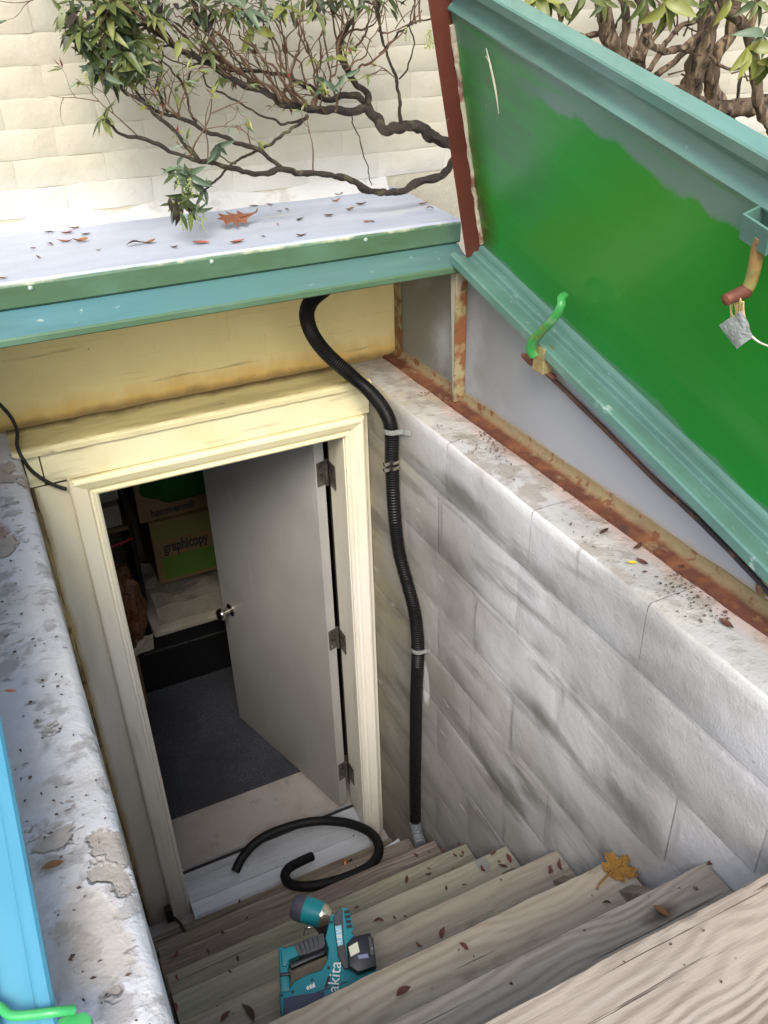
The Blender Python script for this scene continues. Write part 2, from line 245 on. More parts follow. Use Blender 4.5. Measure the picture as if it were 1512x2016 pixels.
m_room = M('cellar wall plaster', (.15, .13, .10), .9, layers=[dict(col=(.09, .075, .055), scale=3, lo=.45, hi=.6, amt=.7)], bump=[(30, .003)])
m_rubber = M('black corrugated plastic', (.007, .007, .0075), .42, bump=[(60, .0004)], spec=.35)
m_rubber2 = M('matte black rubber hose', (.006, .0065, .0075), .6, layers=[dict(col=(.012, .012, .013), scale=30, lo=.5, hi=.7, amt=.5)], spec=.35, bump=[(120, .0004)])
m_greyhose = M('grey ribbed hose end', (.16, .18, .20), .5)
m_clampm = M('bright clamp steel', (.75, .72, .66), .2, 1.0)
m_strapm = M('galvanised strap', (.46, .48, .46), .5, .0, layers=[dict(col=(.30, .31, .30), scale=40, lo=.5, hi=.6, amt=.6)])
m_dark = M('dark void', (.01, .01, .01), .9)
def wood(name, base, dark, freq=45, swirl=2.0, grow=None, extra=(), green=0.0, amt=.6, nscale=2.2):
    ls = [dict(col=tuple(.6 * b for b in base), scale=7, stretch=(.25, 1.6, 1), lo=.4, hi=.7, amt=.55, detail=6),
          dict(col=dark, kind='grain', freq=freq, swirl=swirl, scale=nscale, amt=amt, bump=-.0006, **({'grow': grow} if grow else {})),
          dict(col=(.40, .365, .32), scale=60, stretch=(.06, 2, 1), lo=.52, hi=.66, amt=.5)]
    ls.append(dict(col=tuple(.35 * q for q in dark), scale=46, stretch=(.035, 2.2, 1), lo=.655, hi=.70, amt=.85, bump=-.001, detail=3))
    if green: ls.append(dict(col=(.26, .28, .19), scale=5, lo=.38, hi=.6, amt=green))
    ls += [dict(col=(.13, .10, .08), scale=9, stretch=(.6, 1.4, 1), lo=.62, hi=.74, amt=.7), dict(col=(.10, .07, .05), scale=50, lo=.70, hi=.76, amt=.6)] + list(extra)
    return M(name, base, .8, layers=ls, bump=[(90, .0012, (.08, 1.6, 1)), (200, .0005)])
m_bark = M('dark branch bark', (.034, .025, .018), .9, layers=[dict(col=(.11, .10, .05), scale=28, lo=.54, hi=.64, amt=.7), dict(col=(.015, .012, .010), scale=40, lo=.55, hi=.65, amt=.8)], bump=[(90, .004), (30, .004)])
m_bark2 = M('shaggy brown bark', (.13, .09, .058), .95, layers=[dict(col=(.34, .25, .15), scale=22, stretch=(2, 2, .35), lo=.5, hi=.62, amt=.8), dict(col=(.03, .02, .014), scale=26, stretch=(2, 2, .4), lo=.53, hi=.62, amt=.9)], bump=[(40, .008, (2, 2, .35)), (120, .002)])
m_twig = M('thin brown twig', (.15, .09, .05), .8, layers=[dict(col=(.09, .05, .03), scale=20, lo=.45, hi=.6, amt=.7)], bump=[(90, .001)])
m_leaf = M('glossy shrub leaf', (.085, .112, .030), .38, coord='R', rand=.55, layers=[dict(col=(.15, .175, .06), scale=3, lo=.45, hi=.6, amt=.6)])
m_leafy = M('fresh yellow green leaf', (.16, .18, .04), .4, coord='R', rand=.35)
m_leafteal = M('blue green leaf', (.12, .17, .10), .38, coord='R', rand=.35)
m_redleaf = M('dull red leaf', (.16, .035, .025), .5, coord='R', rand=.4)
m_flower = M('pale green flower buds', (.42, .44, .16), .6, coord='R', rand=.3)
m_dry = M('dry red brown leaf', (.095, .036, .024), .7, coord='R', rand=.5, layers=[dict(col=(.05, .022, .016), scale=4, lo=.45, hi=.6, amt=.6)])
m_maple = M('yellow brown maple leaf', (.36, .19, .03), .6, coord='O', layers=[dict(col=(.20, .085, .018), scale=9, lo=.45, hi=.6, amt=.8), dict(col=(.24, .12, .02), scale=30, lo=.45, hi=.6, amt=.8), dict(col=(.12, .03, .02), scale=22, lo=.55, hi=.66, amt=.7), dict(col=(.45, .30, .05), scale=70, lo=.55, hi=.62, amt=.6)], bump=[(60, .002)])
m_oak = M('brown oak leaf', (.25, .095, .05), .7, coord='O', layers=[dict(col=(.15, .06, .03), scale=24, lo=.45, hi=.6, amt=.7)], bump=[(60, .001)])
m_soil = M('mulch soil', (.085, .060, .042), .95, layers=[dict(col=(.14, .10, .07), scale=40, lo=.45, hi=.6, amt=.8), dict(col=(.10, .11, .05), scale=3, lo=.5, hi=.6, amt=.5)], bump=[(60, .03), (12, .05)])
m_litter = M('leaf crumbs', (.085, .05, .035), .9)
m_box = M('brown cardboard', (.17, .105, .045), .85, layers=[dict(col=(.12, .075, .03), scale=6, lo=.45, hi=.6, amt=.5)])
m_boxgreen = M('green print', (.06, .13, .012), .7)
m_boxtan = M('faded green print', (.13, .12, .035), .8)
m_ink = M('black ink', (.015, .02, .02), .7)
m_bag = M('green plastic sack', (.006, .085, .007), .35, bump=[(9, .01), (40, .003)])
m_amber = M('crinkled amber plastic', (.13, .05, .014), .1, bump=[(14, .03), (40, .012)], spec=.8)
m_black = M('black enamel', (.008, .008, .009), .4)
m_lid = M('old white enamel', (.42, .39, .32), .45, layers=[dict(col=(.30, .26, .19), scale=6, lo=.45, hi=.6, amt=.6)])
m_cloth = M('crumpled drop cloth', (.26, .235, .18), .9, bump=[(14, .02)])
m_makteal = M('teal tool plastic', (.008, .205, .245), .42, bump=[(200, .0002)])
m_makdark = M('dark grey rubber grip', (.055, .057, .065), .6, bump=[(160, .0006)])
m_makblack = M('black tool plastic', (.012, .012, .014), .4)
m_makwhite = M('white print', (.75, .77, .75), .5)
m_maklabel = M('pale sticker', (.66, .66, .50), .5)
m_makblue = M('light blue sticker', (.25, .50, .60), .4)
m_vinyl = M('white offcut', (.70, .74, .80), .5)
m_glass = M('amber glass', (.75, .42, .22), .05, trans=.8)
m_cable = M('black cable', (.02, .018, .015), .6)

# ------------------------------------------------------------------ mesh and object helpers
WM = {}
def empty(name, label, cat, loc=(0, 0, 0), mat=None, group=None):
    o = bpy.data.objects.new(name, None); col.objects.link(o); o.empty_display_size = .05
    mw = mat if mat is not None else Matrix.Translation(loc)
    o.matrix_world = mw; WM[o.name] = mw.copy()
    o['label'] = label; o['category'] = cat
    if group: o['group'] = group
    return o
def obj(name, bm, mat, parent=None, local=False, smooth=None, base=None):
    """base: move the object's own origin there (world) for a top-level mesh."""
    me = bpy.data.meshes.new(name)
    mw = Matrix.Identity(4)
    if parent is not None and not local: bmesh.ops.transform(bm, matrix=WM[parent.name].inverted(), verts=bm.verts)
    if base is not None: bmesh.ops.transform(bm, matrix=Matrix.Translation(base).inverted(), verts=bm.verts)
    bmesh.ops.recalc_face_normals(bm, faces=bm.faces)
    if smooth is not None:
        lim = R(smooth)
        for f in bm.faces: f.smooth = True
        for e in bm.edges:
            if len(e.link_faces) != 2 or e.calc_face_angle(9) > lim: e.smooth = False
    bm.to_mesh(me); bm.free()
    ms = mat if isinstance(mat, (list, tuple)) else [mat]
    for q in ms: me.materials.append(q)
    o = bpy.data.objects.new(name, me); col.objects.link(o)
    if parent is not None:
        o.parent = parent; WM[o.name] = WM[parent.name].copy()
    else:
        o.matrix_world = Matrix.Translation(base) if base is not None else Matrix.Identity(4); WM[o.name] = o.matrix_world.copy()
    return o
def tag(o, label, cat, group=None, kind=None):
    o['label'] = label; o['category'] = cat
    if group: o['group'] = group
    if kind: o['kind'] = kind
    return o
def B(): return bmesh.new()
def box(bm, x0, x1, y0, y1, z0, z1, bev=0.0, mi=0):
    r = bmesh.ops.create_cube(bm, size=1.0); vs = r['verts']
    for v in vs: v.co = Vector(((x0 + x1) / 2 + v.co.x * (x1 - x0), (y0 + y1) / 2 + v.co.y * (y1 - y0), (z0 + z1) / 2 + v.co.z * (z1 - z0)))
    fs = set(f for v in vs for f in v.link_faces)
    for f in fs: f.material_index = mi
    if bev:
        es = list(set(e for v in vs for e in v.link_edges))
        bmesh.ops.bevel(bm, geom=es, offset=bev, segments=2, affect='EDGES', profile=.6)
    return vs
def prism(bm, pts, off, bev=0.0, mi=0, seg=2):
    """pts: a planar loop of world points, pushed along the vector off."""
    a = [bm.verts.new(p) for p in pts]; off = Vector(off)
    b = [bm.verts.new(Vector(p) + off) for p in pts]
    n = len(a); fs = [bm.faces.new(a), bm.faces.new(b[::-1])]
    for i in range(n): fs.append(bm.faces.new((a[i], b[i], b[(i + 1) % n], a[(i + 1) % n])))
    for f in fs: f.material_index = mi
    bmesh.ops.recalc_face_normals(bm, faces=fs)
    if bev:
        es = list(set(fs[0].edges) | set(fs[1].edges))
        bmesh.ops.bevel(bm, geom=es, offset=bev, segments=seg, affect='EDGES', profile=.6, clamp_overlap=True)
def catmull(pts, sub):
    P = [Vector(p) for p in pts]; o = []
    if len(P) < 3 or sub < 2: return P
    for i in range(len(P) - 1):
        p0 = P[max(i - 1, 0)]; p1 = P[i]; p2 = P[i + 1]; p3 = P[min(i + 2, len(P) - 1)]
        for k in range(sub):
            t = k / sub
            o.append(.5 * ((2 * p1) + (p2 - p0) * t + (2 * p0 - 5 * p1 + 4 * p2 - p3) * t * t + (3 * p1 - p0 - 3 * p2 + p3) * t ** 3))
    o.append(P[-1]); return o
def tube(bm, pts, r, seg=8, sub=4, jit=0.0, rfun=None, caps=True, flat=None, kink=0.0):
    """r: number or per control point list."""
    n0 = len(pts); path = catmull(pts, sub); n = len(path)
    def rad(i):
        if rfun: return rfun(i, n)
        if isinstance(r, (int, float)): return r
        t = i / max(n - 1, 1) * (n0 - 1); k = min(int(t), n0 - 2); return r[k] + (r[k + 1] - r[k]) * (t - k)
    if kink:
        for i_, p_ in enumerate(path[1:-1]): path[i_ + 1] = p_ + Vector((mnoise.noise(p_ * 21), .4 * mnoise.noise(p_ * 23 + Vector((9, 0, 0))), mnoise.noise(p_ * 19 + Vector((0, 7, 0))))) * kink + Vector((mnoise.noise(p_ * 60), 0, mnoise.noise(p_ * 57 + Vector((0, 7, 0))))) * kink * .5
    up = None; rings = []
    for i, p in enumerate(path):
        d = (path[min(i + 1, n - 1)] - path[max(i - 1, 0)])
        d = d.normalized() if d.length > 1e-9 else Vector((0, 0, 1))
        if up is None: up = d.orthogonal().normalized()
        up = up - d * up.dot(d); up = up.normalized() if up.length > 1e-6 else d.orthogonal().normalized()
        s = d.cross(up); q = rad(i); ring = []
        for k in range(seg):
            a = 2 * math.pi * k / seg; rr = q
            if jit: rr *= 1 + jit * (mnoise.noise(p * 34 + Vector((k * 1.7, 0, 0))) )
            fa = 1.0 if flat is None else flat
            ring.append(bm.verts.new(p + (up * math.cos(a) * fa + s * math.sin(a)) * rr))
        rings.append(ring)
    for a, b in zip(rings, rings[1:]):
        for k in range(seg): bm.faces.new((a[k], a[(k + 1) % seg], b[(k + 1) % seg], b[k]))
    if caps:
        bm.faces.new(rings[0][::-1]); bm.faces.new(rings[-1])
def lathe(bm, p0, axis, prof, seg=20, mi=0):
    """prof: list of (distance along the axis, radius)."""
    axis = Vector(axis).normalized(); u = axis.orthogonal().normalized(); w = axis.cross(u); rs = []
    for d, r in prof:
        rs.append([bm.verts.new(Vector(p0) + axis * d + (u * math.cos(2 * math.pi * k / seg) + w * math.sin(2 * math.pi * k / seg)) * max(r, 1e-4)) for k in range(seg)])
    fs = []
    for a, b in zip(rs, rs[1:]):
        for k in range(seg): fs.append(bm.faces.new((a[k], a[(k + 1) % seg], b[(k + 1) % seg], b[k])))
    fs += [bm.faces.new(rs[0][::-1]), bm.faces.new(rs[-1])]
    for f in fs: f.material_index = mi
def sweep(bm, prof, path, mi=0):
    """open or closed cross sections: prof(i) -> list of points, joined along path indices, closed ring."""
    rings = [[bm.verts.new(p) for p in prof(i)] for i in path]; n = len(rings[0])
    for a, b in zip(rings, rings[1:]):
        for k in range(n): bm.faces.new((a[k], a[(k + 1) % n], b[(k + 1) % n], b[k])).material_index = mi
    bm.faces.new(rings[0][::-1]); bm.faces.new(rings[-1])
def rough_grid(bm, o, eu, ev, nu, nv, n, amp, sc, edge=0.0):
    """a sheet of real relief: origin, two edge vectors, counts, normal."""
    o = Vector(o); eu = Vector(eu); ev = Vector(ev); n = Vector(n); g = []
    for j in range(nv + 1):
        row = []
        for i in range(nu + 1):
            p = o + eu * (i / nu) + ev * (j / nv)
            row.append(bm.verts.new(p + n * (amp * (mnoise.noise(p * sc) + .5 * mnoise.noise(p * sc * 2.7)))))
        g.append(row)
    for j in range(nv):
        for i in range(nu): bm.faces.new((g[j][i], g[j][i + 1], g[j + 1][i + 1], g[j + 1][i]))
    return g
def text_mesh(s, size, ext=.0006, bold=0.0):
    cu = bpy.data.curves.new('lettering', 'FONT'); cu.body = s; cu.size = size; cu.extrude = ext; cu.offset = bold; cu.align_x = 'CENTER'; cu.align_y = 'CENTER'
    t = bpy.data.objects.new('lettering', cu); col.objects.link(t)
    dg = bpy.context.evaluated_depsgraph_get(); me = bpy.data.meshes.new_from_object(t.evaluated_get(dg))
    col.objects.unlink(t); bpy.data.objects.remove(t); return me
def add_text(name, s, size, mat, parent, origin, ex, ey, ext=.0006, bold=0.0, sx=1.0):
    me = text_mesh(s, size, ext, bold); me.materials.clear(); me.materials.append(mat)
    ex = Vector(ex).normalized(); ey = Vector(ey); ey = (ey - ex * ey.dot(ex)).normalized(); ez = ex.cross(ey)
    mw = Matrix((ex * sx, ey, ez)).transposed().to_4x4(); mw.translation = Vector(origin)
    me.transform(WM[parent.name].inverted() @ mw)
    o = bpy.data.objects.new(name, me); col.objects.link(o); o.parent = parent; WM[o.name] = WM[parent.name].copy(); return o

# ------------------------------------------------------------------ the setting
ZT = 1.955           # top of the stairwell walls
XL, XR = -.174, .852 # inner faces of the stairwell
bm = B()
def quad(a, b, c, d): bm.faces.new([bm.verts.new(p) for p in (a, b, c, d)])
G = 1.93
quad((-80, -80, G), (-.50, -80, G), (-.50, .14, G), (-80, .14, G))
quad((1.10, -80, G), (80, -80, G), (80, .14, G), (1.10, .14, G))
quad((-.50, -80, G), (1.10, -80, G), (1.10, -2.42, G), (-.50, -2.42, G))
quad((-80, 6, G), (80, 6, G), (80, 80, G), (-80, 80, G))
g = obj('ground', bm, m_soil); g['kind'] = 'structure'; g['label'] = 'brown mulch soil around the stairwell'
bm = B(); box(bm, -1.2, 1.9, .06, 3.0, -.16, -.06); fl = obj('cellar_floor', bm, m_floor); fl['kind'] = 'structure'
bm = B(); box(bm, -.45, 1.05, -2.6, .06, -.30, -.125); fl = obj('stairwell_floor', bm, m_floor); fl['kind'] = 'structure'

# house wall of painted bricks, each brick one part
YW = .13
hw = empty('house_wall', 'cream painted brick wall of the house behind the bulkhead', 'wall', (0.4, YW, ZT))
bm = B()
box(bm, -7, 9, YW + .0006, YW + .22, 2.20, 5.2)
box(bm, -7, -.36, YW + .004, YW + .22, 1.5, 2.20); box(bm, 1.05, 9, YW + .004, YW + .22, 1.5, 2.20)
obj('mortar', bm, m_mortar, hw)
bm = B(); box(bm, -.36, 1.05, YW + .001, YW + .2, ZT - .01, 2.199); obj('low_mortar', bm, m_brick_low, hw)
def brick_mesh(name, w, h, seed, mat, proud=.0024):
    rnd = random.Random(seed); bm = B(); nx, nz_ = 7, 3; fr = []
    for j in range(nz_ + 1):
        row = []
        for i in range(nx + 1):
            edge = (i in (0, nx)) or (j in (0, nz_))
            xx = (i / nx - .5) * w; xx = math.copysign(w / 2 - .0075, xx) if i in (1, nx - 1) else xx
            zz = (j / nz_ - .5) * h; zz = math.copysign(h / 2 - .0065, zz) if j in (1, nz_ - 1) else zz
            x = xx + (rnd.uniform(-.0012, .0012) if edge else rnd.uniform(-.001, .001)); z = zz + rnd.uniform(-.0013, .0013)
            y = (-.0004 + rnd.uniform(-.0008, .0004)) * min(proud / .0017, 1.3) if edge else (-proud + rnd.uniform(-.0009, .0009) * min(proud / .0017, 1))
            row.append(bm.verts.new((x, y, z)))
        fr.append(row)
    for j in range(nz_):
        for i in range(nx): bm.faces.new((fr[j][i], fr[j][i + 1], fr[j + 1][i + 1], fr[j + 1][i]))
    loop = fr[0][:] + [fr[j][nx] for j in range(1, nz_)] + fr[nz_][::-1] + [fr[j][0] for j in range(nz_ - 1, 0, -1)]
    bk = {v: bm.verts.new((v.co.x * 1.02, .02, v.co.z * 1.04)) for v in loop}
    for a, b in zip(loop, loop[1:] + loop[:1]):
        bm.faces.new((a, b, bk[b], bk[a])); bm.edges.get((a, b)).smooth = False
    bmesh.ops.recalc_face_normals(bm, faces=bm.faces)
    me = bpy.data.meshes.new(name)
    for f in bm.faces: f.smooth = True
    bm.to_mesh(me); bm.free(); me.materials.append(mat); return me
BW, BH, CO = .2206, .0677, .0680
bricks = [brick_mesh('brick', BW, BH, s, m_brick) for s in range(7)]
bricks_low = [brick_mesh('brick', BW, BH, 50 + s, m_brick_low, .0009) for s in range(4)]
def lay(meshes, x0, x1, z0, z1, jt=1.0, chk=True):
    r = 0; z = z0 + CO / 2
    while z < z1:
        x = x0 + (.1105 if r % 2 else 0)
        while x < x1:
            if not chk or any(inview((x + dx, YW, z + dz)) for dx in (-.11, .11) for dz in (-.04, .04)):
                o = bpy.data.objects.new('brick', random.choice(meshes)); col.objects.link(o); o.parent = hw
                o.location = Vector((x + random.uniform(-.001, .001) * jt, YW + random.uniform(-.0009, .0009) * jt, z + random.uniform(-.0009, .0009) * jt)) - Vector((.4, YW, ZT))
                o.rotation_euler = (random.uniform(-.006, .006) * jt, random.uniform(-.006, .006) * jt, random.uniform(-.004, .004) * jt)
            x += .221
        z += CO; r += 1
lay(bricks, -.9, 3.9, 2.515, 3.30)
lay(bricks_low, -.30, 1.02, ZT + .015, 2.44, .12)
bm = B()   # plaster fillet where the roof cover meets the bricks
pr = [(YW, 2.470), (YW, 2.518), (YW - .010, 2.514), (YW - .017, 2.50), (YW - .026, 2.486), (YW - .032, 2.472)]
def fil(i):
    x = -1.2 + i * .04; k = 1 + .5 * mnoise.noise(Vector((x * 7, 0, 0))) + .25 * mnoise.noise(Vector((x * 25, 3, 0)))
    return [(x, YW + .003 + (y - YW) * k if y < YW else y + .004, 2.47 + (z - 2.47) * (k if z > 2.5 else 1)) for y, z in pr]
sweep(bm, fil, range(56)); obj('plaster_fillet', bm, M('white fillet plaster', (.58, .57, .53), .8, layers=[dict(col=(.42, .39, .32), scale=20, lo=.58, hi=.68, amt=.6)], bump=[(40, .004)]), hw, smooth=60)

# the two stairwell walls and the end wall
bw = empty('block_wall', 'whitewashed concrete block wall right of the stairs', 'wall', (1.0, -1.0, ZT))
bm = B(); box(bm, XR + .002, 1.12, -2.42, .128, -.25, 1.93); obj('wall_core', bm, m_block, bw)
def block_mesh(seed, w=.398, h=.198):
    rnd = random.Random(seed); bm = B(); nu, nv = 8, 4; fr = []
    for j in range(nv + 1):
        row = []
        for i in range(nu + 1):
            e = i in (0, nu) or j in (0, nv); y = (i / nu - .5) * w; z = (j / nv - .5) * h
            if 0 < i < nu and 0 < j < nv:
                if i in (1, nu - 1): y = math.copysign(w / 2 - .022, y)
                if j in (1, nv - 1): z = math.copysign(h / 2 - .018, z)
            x = .0011 if e else -.0005 + .003 * mnoise.noise(Vector((y * 9, z * 9, seed * 3.1)))
            row.append(bm.verts.new((x, y, z)))
        fr.append(row)
    for j in range(nv):
        for i in range(nu): bm.faces.new((fr[j][i], fr[j + 1][i], fr[j + 1][i + 1], fr[j][i + 1]))
    me = bpy.data.meshes.new('block')
    bmesh.ops.recalc_face_normals(bm, faces=bm.faces)
    for f in bm.faces:
        f.smooth = True
        if f.normal.x > 0: f.normal_flip()
    bm.to_mesh(me); bm.free(); me.materials.append(m_block); return me
bms = [block_mesh(s) for s in range(5)]
for r in range(-9, 2):
    z = 1.58 + r * .2 - .0 + .1
    if r == 1: continue
    k = 0; y = -.08 + (.2 if r % 2 else 0)
    y0 = -.48 if r % 2 == 0 else -.28
    for k in range(-1, 5):
        yc = (y0 + .2) - k * .4
        if yc - .2 < -2.42 or yc + .2 > .14: continue
        o = bpy.data.objects.new('block', bms[(k + r) % 5]); col.objects.link(o); o.parent = bw
        o.location = Vector((XR + random.uniform(-.0015, .0015), yc, z)) - Vector((1.0, -1.0, ZT)); o.rotation_euler = (random.uniform(-.004, .004), random.uniform(-.006, .006), random.uniform(-.008, .008))
# top course: blocks shaped to the worn top edge
for k in range(-1, 5):
    ya = -.52 - .398 * k; yb = ya + .3965
    if yb > .12: yb = .125
    if ya < -2.42: ya = -2.42
    bm = B(); gr = []
    nu = 10
    for i in range(nu + 1):
        y = ya + (yb - ya) * i / nu; e = i in (0, nu); n1 = mnoise.noise(Vector((y * 7, 3, 1))); n2 = mnoise.noise(Vector((y * 22, 8, 1)))
        x = XR + (.0004 if e else 0)
        gr.append([bm.verts.new(p) for p in ((x + .003, y, 1.782), (x, y, 1.79), (x + .001 * n1, y, 1.86), (x + .002 * n2, y, 1.925 + .004 * n1), (x + .002 + .002 * n1, y, 1.947 + .003 * n2), (x + .008 + .006 * n1, y, 1.9535 + .0015 * n2), (XR + .045, y, ZT + .002 * n2), (XR + .09, y, ZT + .002 * n1), (1.11, y, ZT))])
    for a, b in zip(gr, gr[1:]):
        for j in range(8): bm.faces.new((a[j], b[j], b[j + 1], a[j + 1]))
    o = obj('cap_block', bm, [m_block, m_cap], bw, smooth=70)
    for p in o.data.polygons:
        if p.center.z + ZT > 1.9515: p.material_index = 1

lw = empty('concrete_wall', 'worn pale concrete wall left of the stairs', 'wall', (-.3, -1.0, ZT))
bm = B(); gr = []
for i in range(72):
    y = -2.42 + i * (2.548 / 71); n1 = mnoise.noise(Vector((y * 5, 3, 7))); n2 = mnoise.noise(Vector((y * 19, 8, 4)))
    gr.append([bm.verts.new(p) for p in ((XL + .002, y, -.25), (XL + .002 * n1, y, 1.2), (XL + .003 * n2, y, 1.92), (XL - .004 - .005 * n1, y, 1.945 + .003 * n2), (XL - .018 - .010 * n2, y, 1.953), (XL - .05, y, ZT + .003 * n2), (XL - .09, y, ZT + .003 * n1), (XL - .13, y, ZT + .003 * n2), (-.50, y, ZT - .006), (-.50, y, 1.0))])
for a, b in zip(gr, gr[1:]):
    for j in range(9): bm.faces.new((a[j], b[j], b[j + 1], a[j + 1]))
obj('wall_body', bm, m_left, lw, smooth=60)
bm = B(); box(bm, XL, XR, -2.6, -2.42, -.25, 1.93); tag(obj('end_wall', bm, m_cap, base=(.3, -2.5, 1.9)), 'concrete end wall under the top of the stairs', 'wall')

# cellar behind the door
rm = empty('cellar_room', 'dark cellar room seen through the open door', 'room', (.4, 1.5, -.06))
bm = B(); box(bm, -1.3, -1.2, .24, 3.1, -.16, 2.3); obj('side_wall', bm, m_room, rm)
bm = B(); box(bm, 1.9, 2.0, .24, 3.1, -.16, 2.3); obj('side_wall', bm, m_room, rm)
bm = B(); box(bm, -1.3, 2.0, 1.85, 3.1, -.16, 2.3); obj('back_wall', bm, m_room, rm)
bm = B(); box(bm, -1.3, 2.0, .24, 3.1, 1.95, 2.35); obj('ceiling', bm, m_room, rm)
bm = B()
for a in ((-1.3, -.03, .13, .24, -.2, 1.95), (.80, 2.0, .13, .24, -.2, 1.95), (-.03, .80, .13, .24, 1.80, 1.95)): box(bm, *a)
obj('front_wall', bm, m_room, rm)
bm = B(); box(bm, -1.1, 1.85, .392, 1.83, -.058, -.046, .004); tag(obj('carpet', bm, m_carpet, base=(.3, .4, -.05)), 'dark grey carpet on the cellar floor behind the door', 'carpet')

# ------------------------------------------------------------------ door frame
df = empty('door_frame', 'cream wooden frame around the cellar doorway', 'door frame', (.38, 0, -.06))
bm = B()   # wide board between the left wall and the casing
gr = []
for i in range(40):
    z = -.118 + i * (1.958 / 39); w = .006 * mnoise.noise(Vector((z * 9, 0, 2)))
    gr.append([bm.verts.new(p) for p in ((XL + .004 + max(w, -.003), .0, z), (XL + .012 + w, -.022, z), (-.074, -.022, z), (-.074, .05, z))])
for a, b in zip(gr, gr[1:]):
    for j in range(3): bm.faces.new((a[j], a[j + 1], b[j + 1], b[j]))
obj('side_board', bm, m_board, df, smooth=30)
bm = B(); tube(bm, [(XL + .006 + .003 * math.sin(i * 2.1), -.026, 1.78 - i * .16) for i in range(12)], .007, 6, 4, .9); obj('rotten_edge', bm, m_rot, df, smooth=60)
def casing(x0, x1, z0, z1, flip, mat, name='side_casing'):
    bm = B(); w = x1 - x0
    # stepped moulding seen in plan: inner step, bead, flat outer face
    pr = [(0, .06), (0, -.030), (.006, -.036), (.012, -.036), (.016, -.030), (.022, -.030), (.028, -.040), (w - .010, -.048), (w - .004, -.046), (w, -.040), (w, .06)]
    pr = [((x1 - a) if flip else (x0 + a), y) for a, y in pr]
    a = [bm.verts.new((x, y, z0)) for x, y in pr]; zz = z1
    b = []
    for x, y in pr:
        m = (x1 - x) if flip else (x - x0)
        b.append(bm.verts.new((x, y, zz + m)))
    n = len(a)
    for i in range(n): bm.faces.new((a[i], a[(i + 1) % n], b[(i + 1) % n], b[i]))
    bm.faces.new(a); bm.faces.new(b[::-1]); return obj(name, bm, mat, df, smooth=25)
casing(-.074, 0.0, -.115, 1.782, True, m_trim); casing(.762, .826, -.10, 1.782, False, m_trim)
bm = B(); pr = [(0, .06), (0, -.030), (.006, -.036), (.012, -.036), (.016, -.030), (.022, -.030), (.028, -.040), (.050, -.048), (.056, -.046), (.062, -.040), (.062, .06)]
a = [bm.verts.new((-.0005 - m * 74 / 62, y - .0005, 1.783 + m)) for m, y in pr]; b = [bm.verts.new((.7625 + m * 64 / 62, y - .0005, 1.783 + m)) for m, y in pr]
for i in range(len(a)): bm.faces.new((a[i], a[(i + 1) % len(a)], b[(i + 1) % len(a)], b[i]))
obj('head_casing', bm, m_yellow, df, smooth=25)
bm = B(); box(bm, -.128, .850, -.030, .05, 1.8475, 1.938, .003); obj('lintel_board', bm, m_yellow, df)
bm = B(); box(bm, XL + .003, -.131, -.026, .05, 1.845, 1.938, .002); obj('lintel_end', bm, m_yellow, df)
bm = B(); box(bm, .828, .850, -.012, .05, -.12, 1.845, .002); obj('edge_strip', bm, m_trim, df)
bm = B(); gr = []
for i in range(60):
    x = XL - .02 + i * (1.05 / 59); n = mnoise.noise(Vector((x * 11, 1, 0))); n2 = mnoise.noise(Vector((x * 31, 5, 0)))
    gr.append([bm.verts.new(p) for p in ((x, -.020, 1.9385), (x, -.040 + .003 * n2, 1.940 + .002 * n), (x, -.042 + .003 * n, 1.954 + .002 * n2), (x, -.032, 1.960 + .002 * n), (x, .0, 1.955 + .002 * n2), (x, .07, 1.952 + .002 * n), (x, .105, 1.954 + .003 * n2), (x, YW + .01, 1.958 + .005 * n))])
for a, b in zip(gr, gr[1:]):
    for j in range(7): bm.faces.new((a[j], a[j + 1], b[j + 1], b[j]))
obj('ledge', bm, M('dirty yellow ledge', (.64, .55, .26), .8, layers=[dict(col=(.42, .35, .17), scale=8, stretch=(.5, 2, 1), lo=.45, hi=.6, amt=.7), dict(col=(.80, .72, .42), kind='band', scale=9, axis=('Y', -.02, -.04, .02), amt=.9), dict(col=(.12, .08, .03), kind='band', scale=12, axis=('Y', .095, .125, .05), amt=.9), dict(col=(.10, .07, .04), scale=16, stretch=(.5, 1, 1), lo=.64, hi=.72, amt=.8)], bump=[(50, .002)]), df, smooth=40)
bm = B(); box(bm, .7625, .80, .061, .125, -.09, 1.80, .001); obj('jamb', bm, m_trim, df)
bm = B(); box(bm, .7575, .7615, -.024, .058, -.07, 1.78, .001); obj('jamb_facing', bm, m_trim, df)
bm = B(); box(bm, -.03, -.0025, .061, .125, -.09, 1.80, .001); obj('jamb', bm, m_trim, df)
bm = B(); box(bm, -.03, .80, .061, .125, 1.7835, 1.81, .001); obj('head_jamb', bm, m_yellow, df)
sill = empty('door_sill', 'scuffed aluminium sill at the foot of the doorway', 'door sill', (.35, 0, -.08))
bm = B(); pr = [(.118, -.10), (.118, -.046), (.10, -.040), (.088, -.040), (.085, -.046), (.060, -.050), (.058, -.049), (.054, -.0495), (.02, -.058), (.018, -.0572), (.014, -.0585), (-.03, -.069), (-.034, -.0682), (-.038, -.070), (-.085, -.083), (-.092, -.092), (-.092, -.118), (.02, -.118)]
sweep(bm, lambda i: [(0.003 + i * .754, y, z) for y, z in pr], (0, 1)); obj('sill_plate', bm, m_alu, sill, smooth=20)
bm = B(); box(bm, .003, .757, .0865, .0995, -.039, -.036, 0); obj('sill_gasket', bm, m_cable, sill)

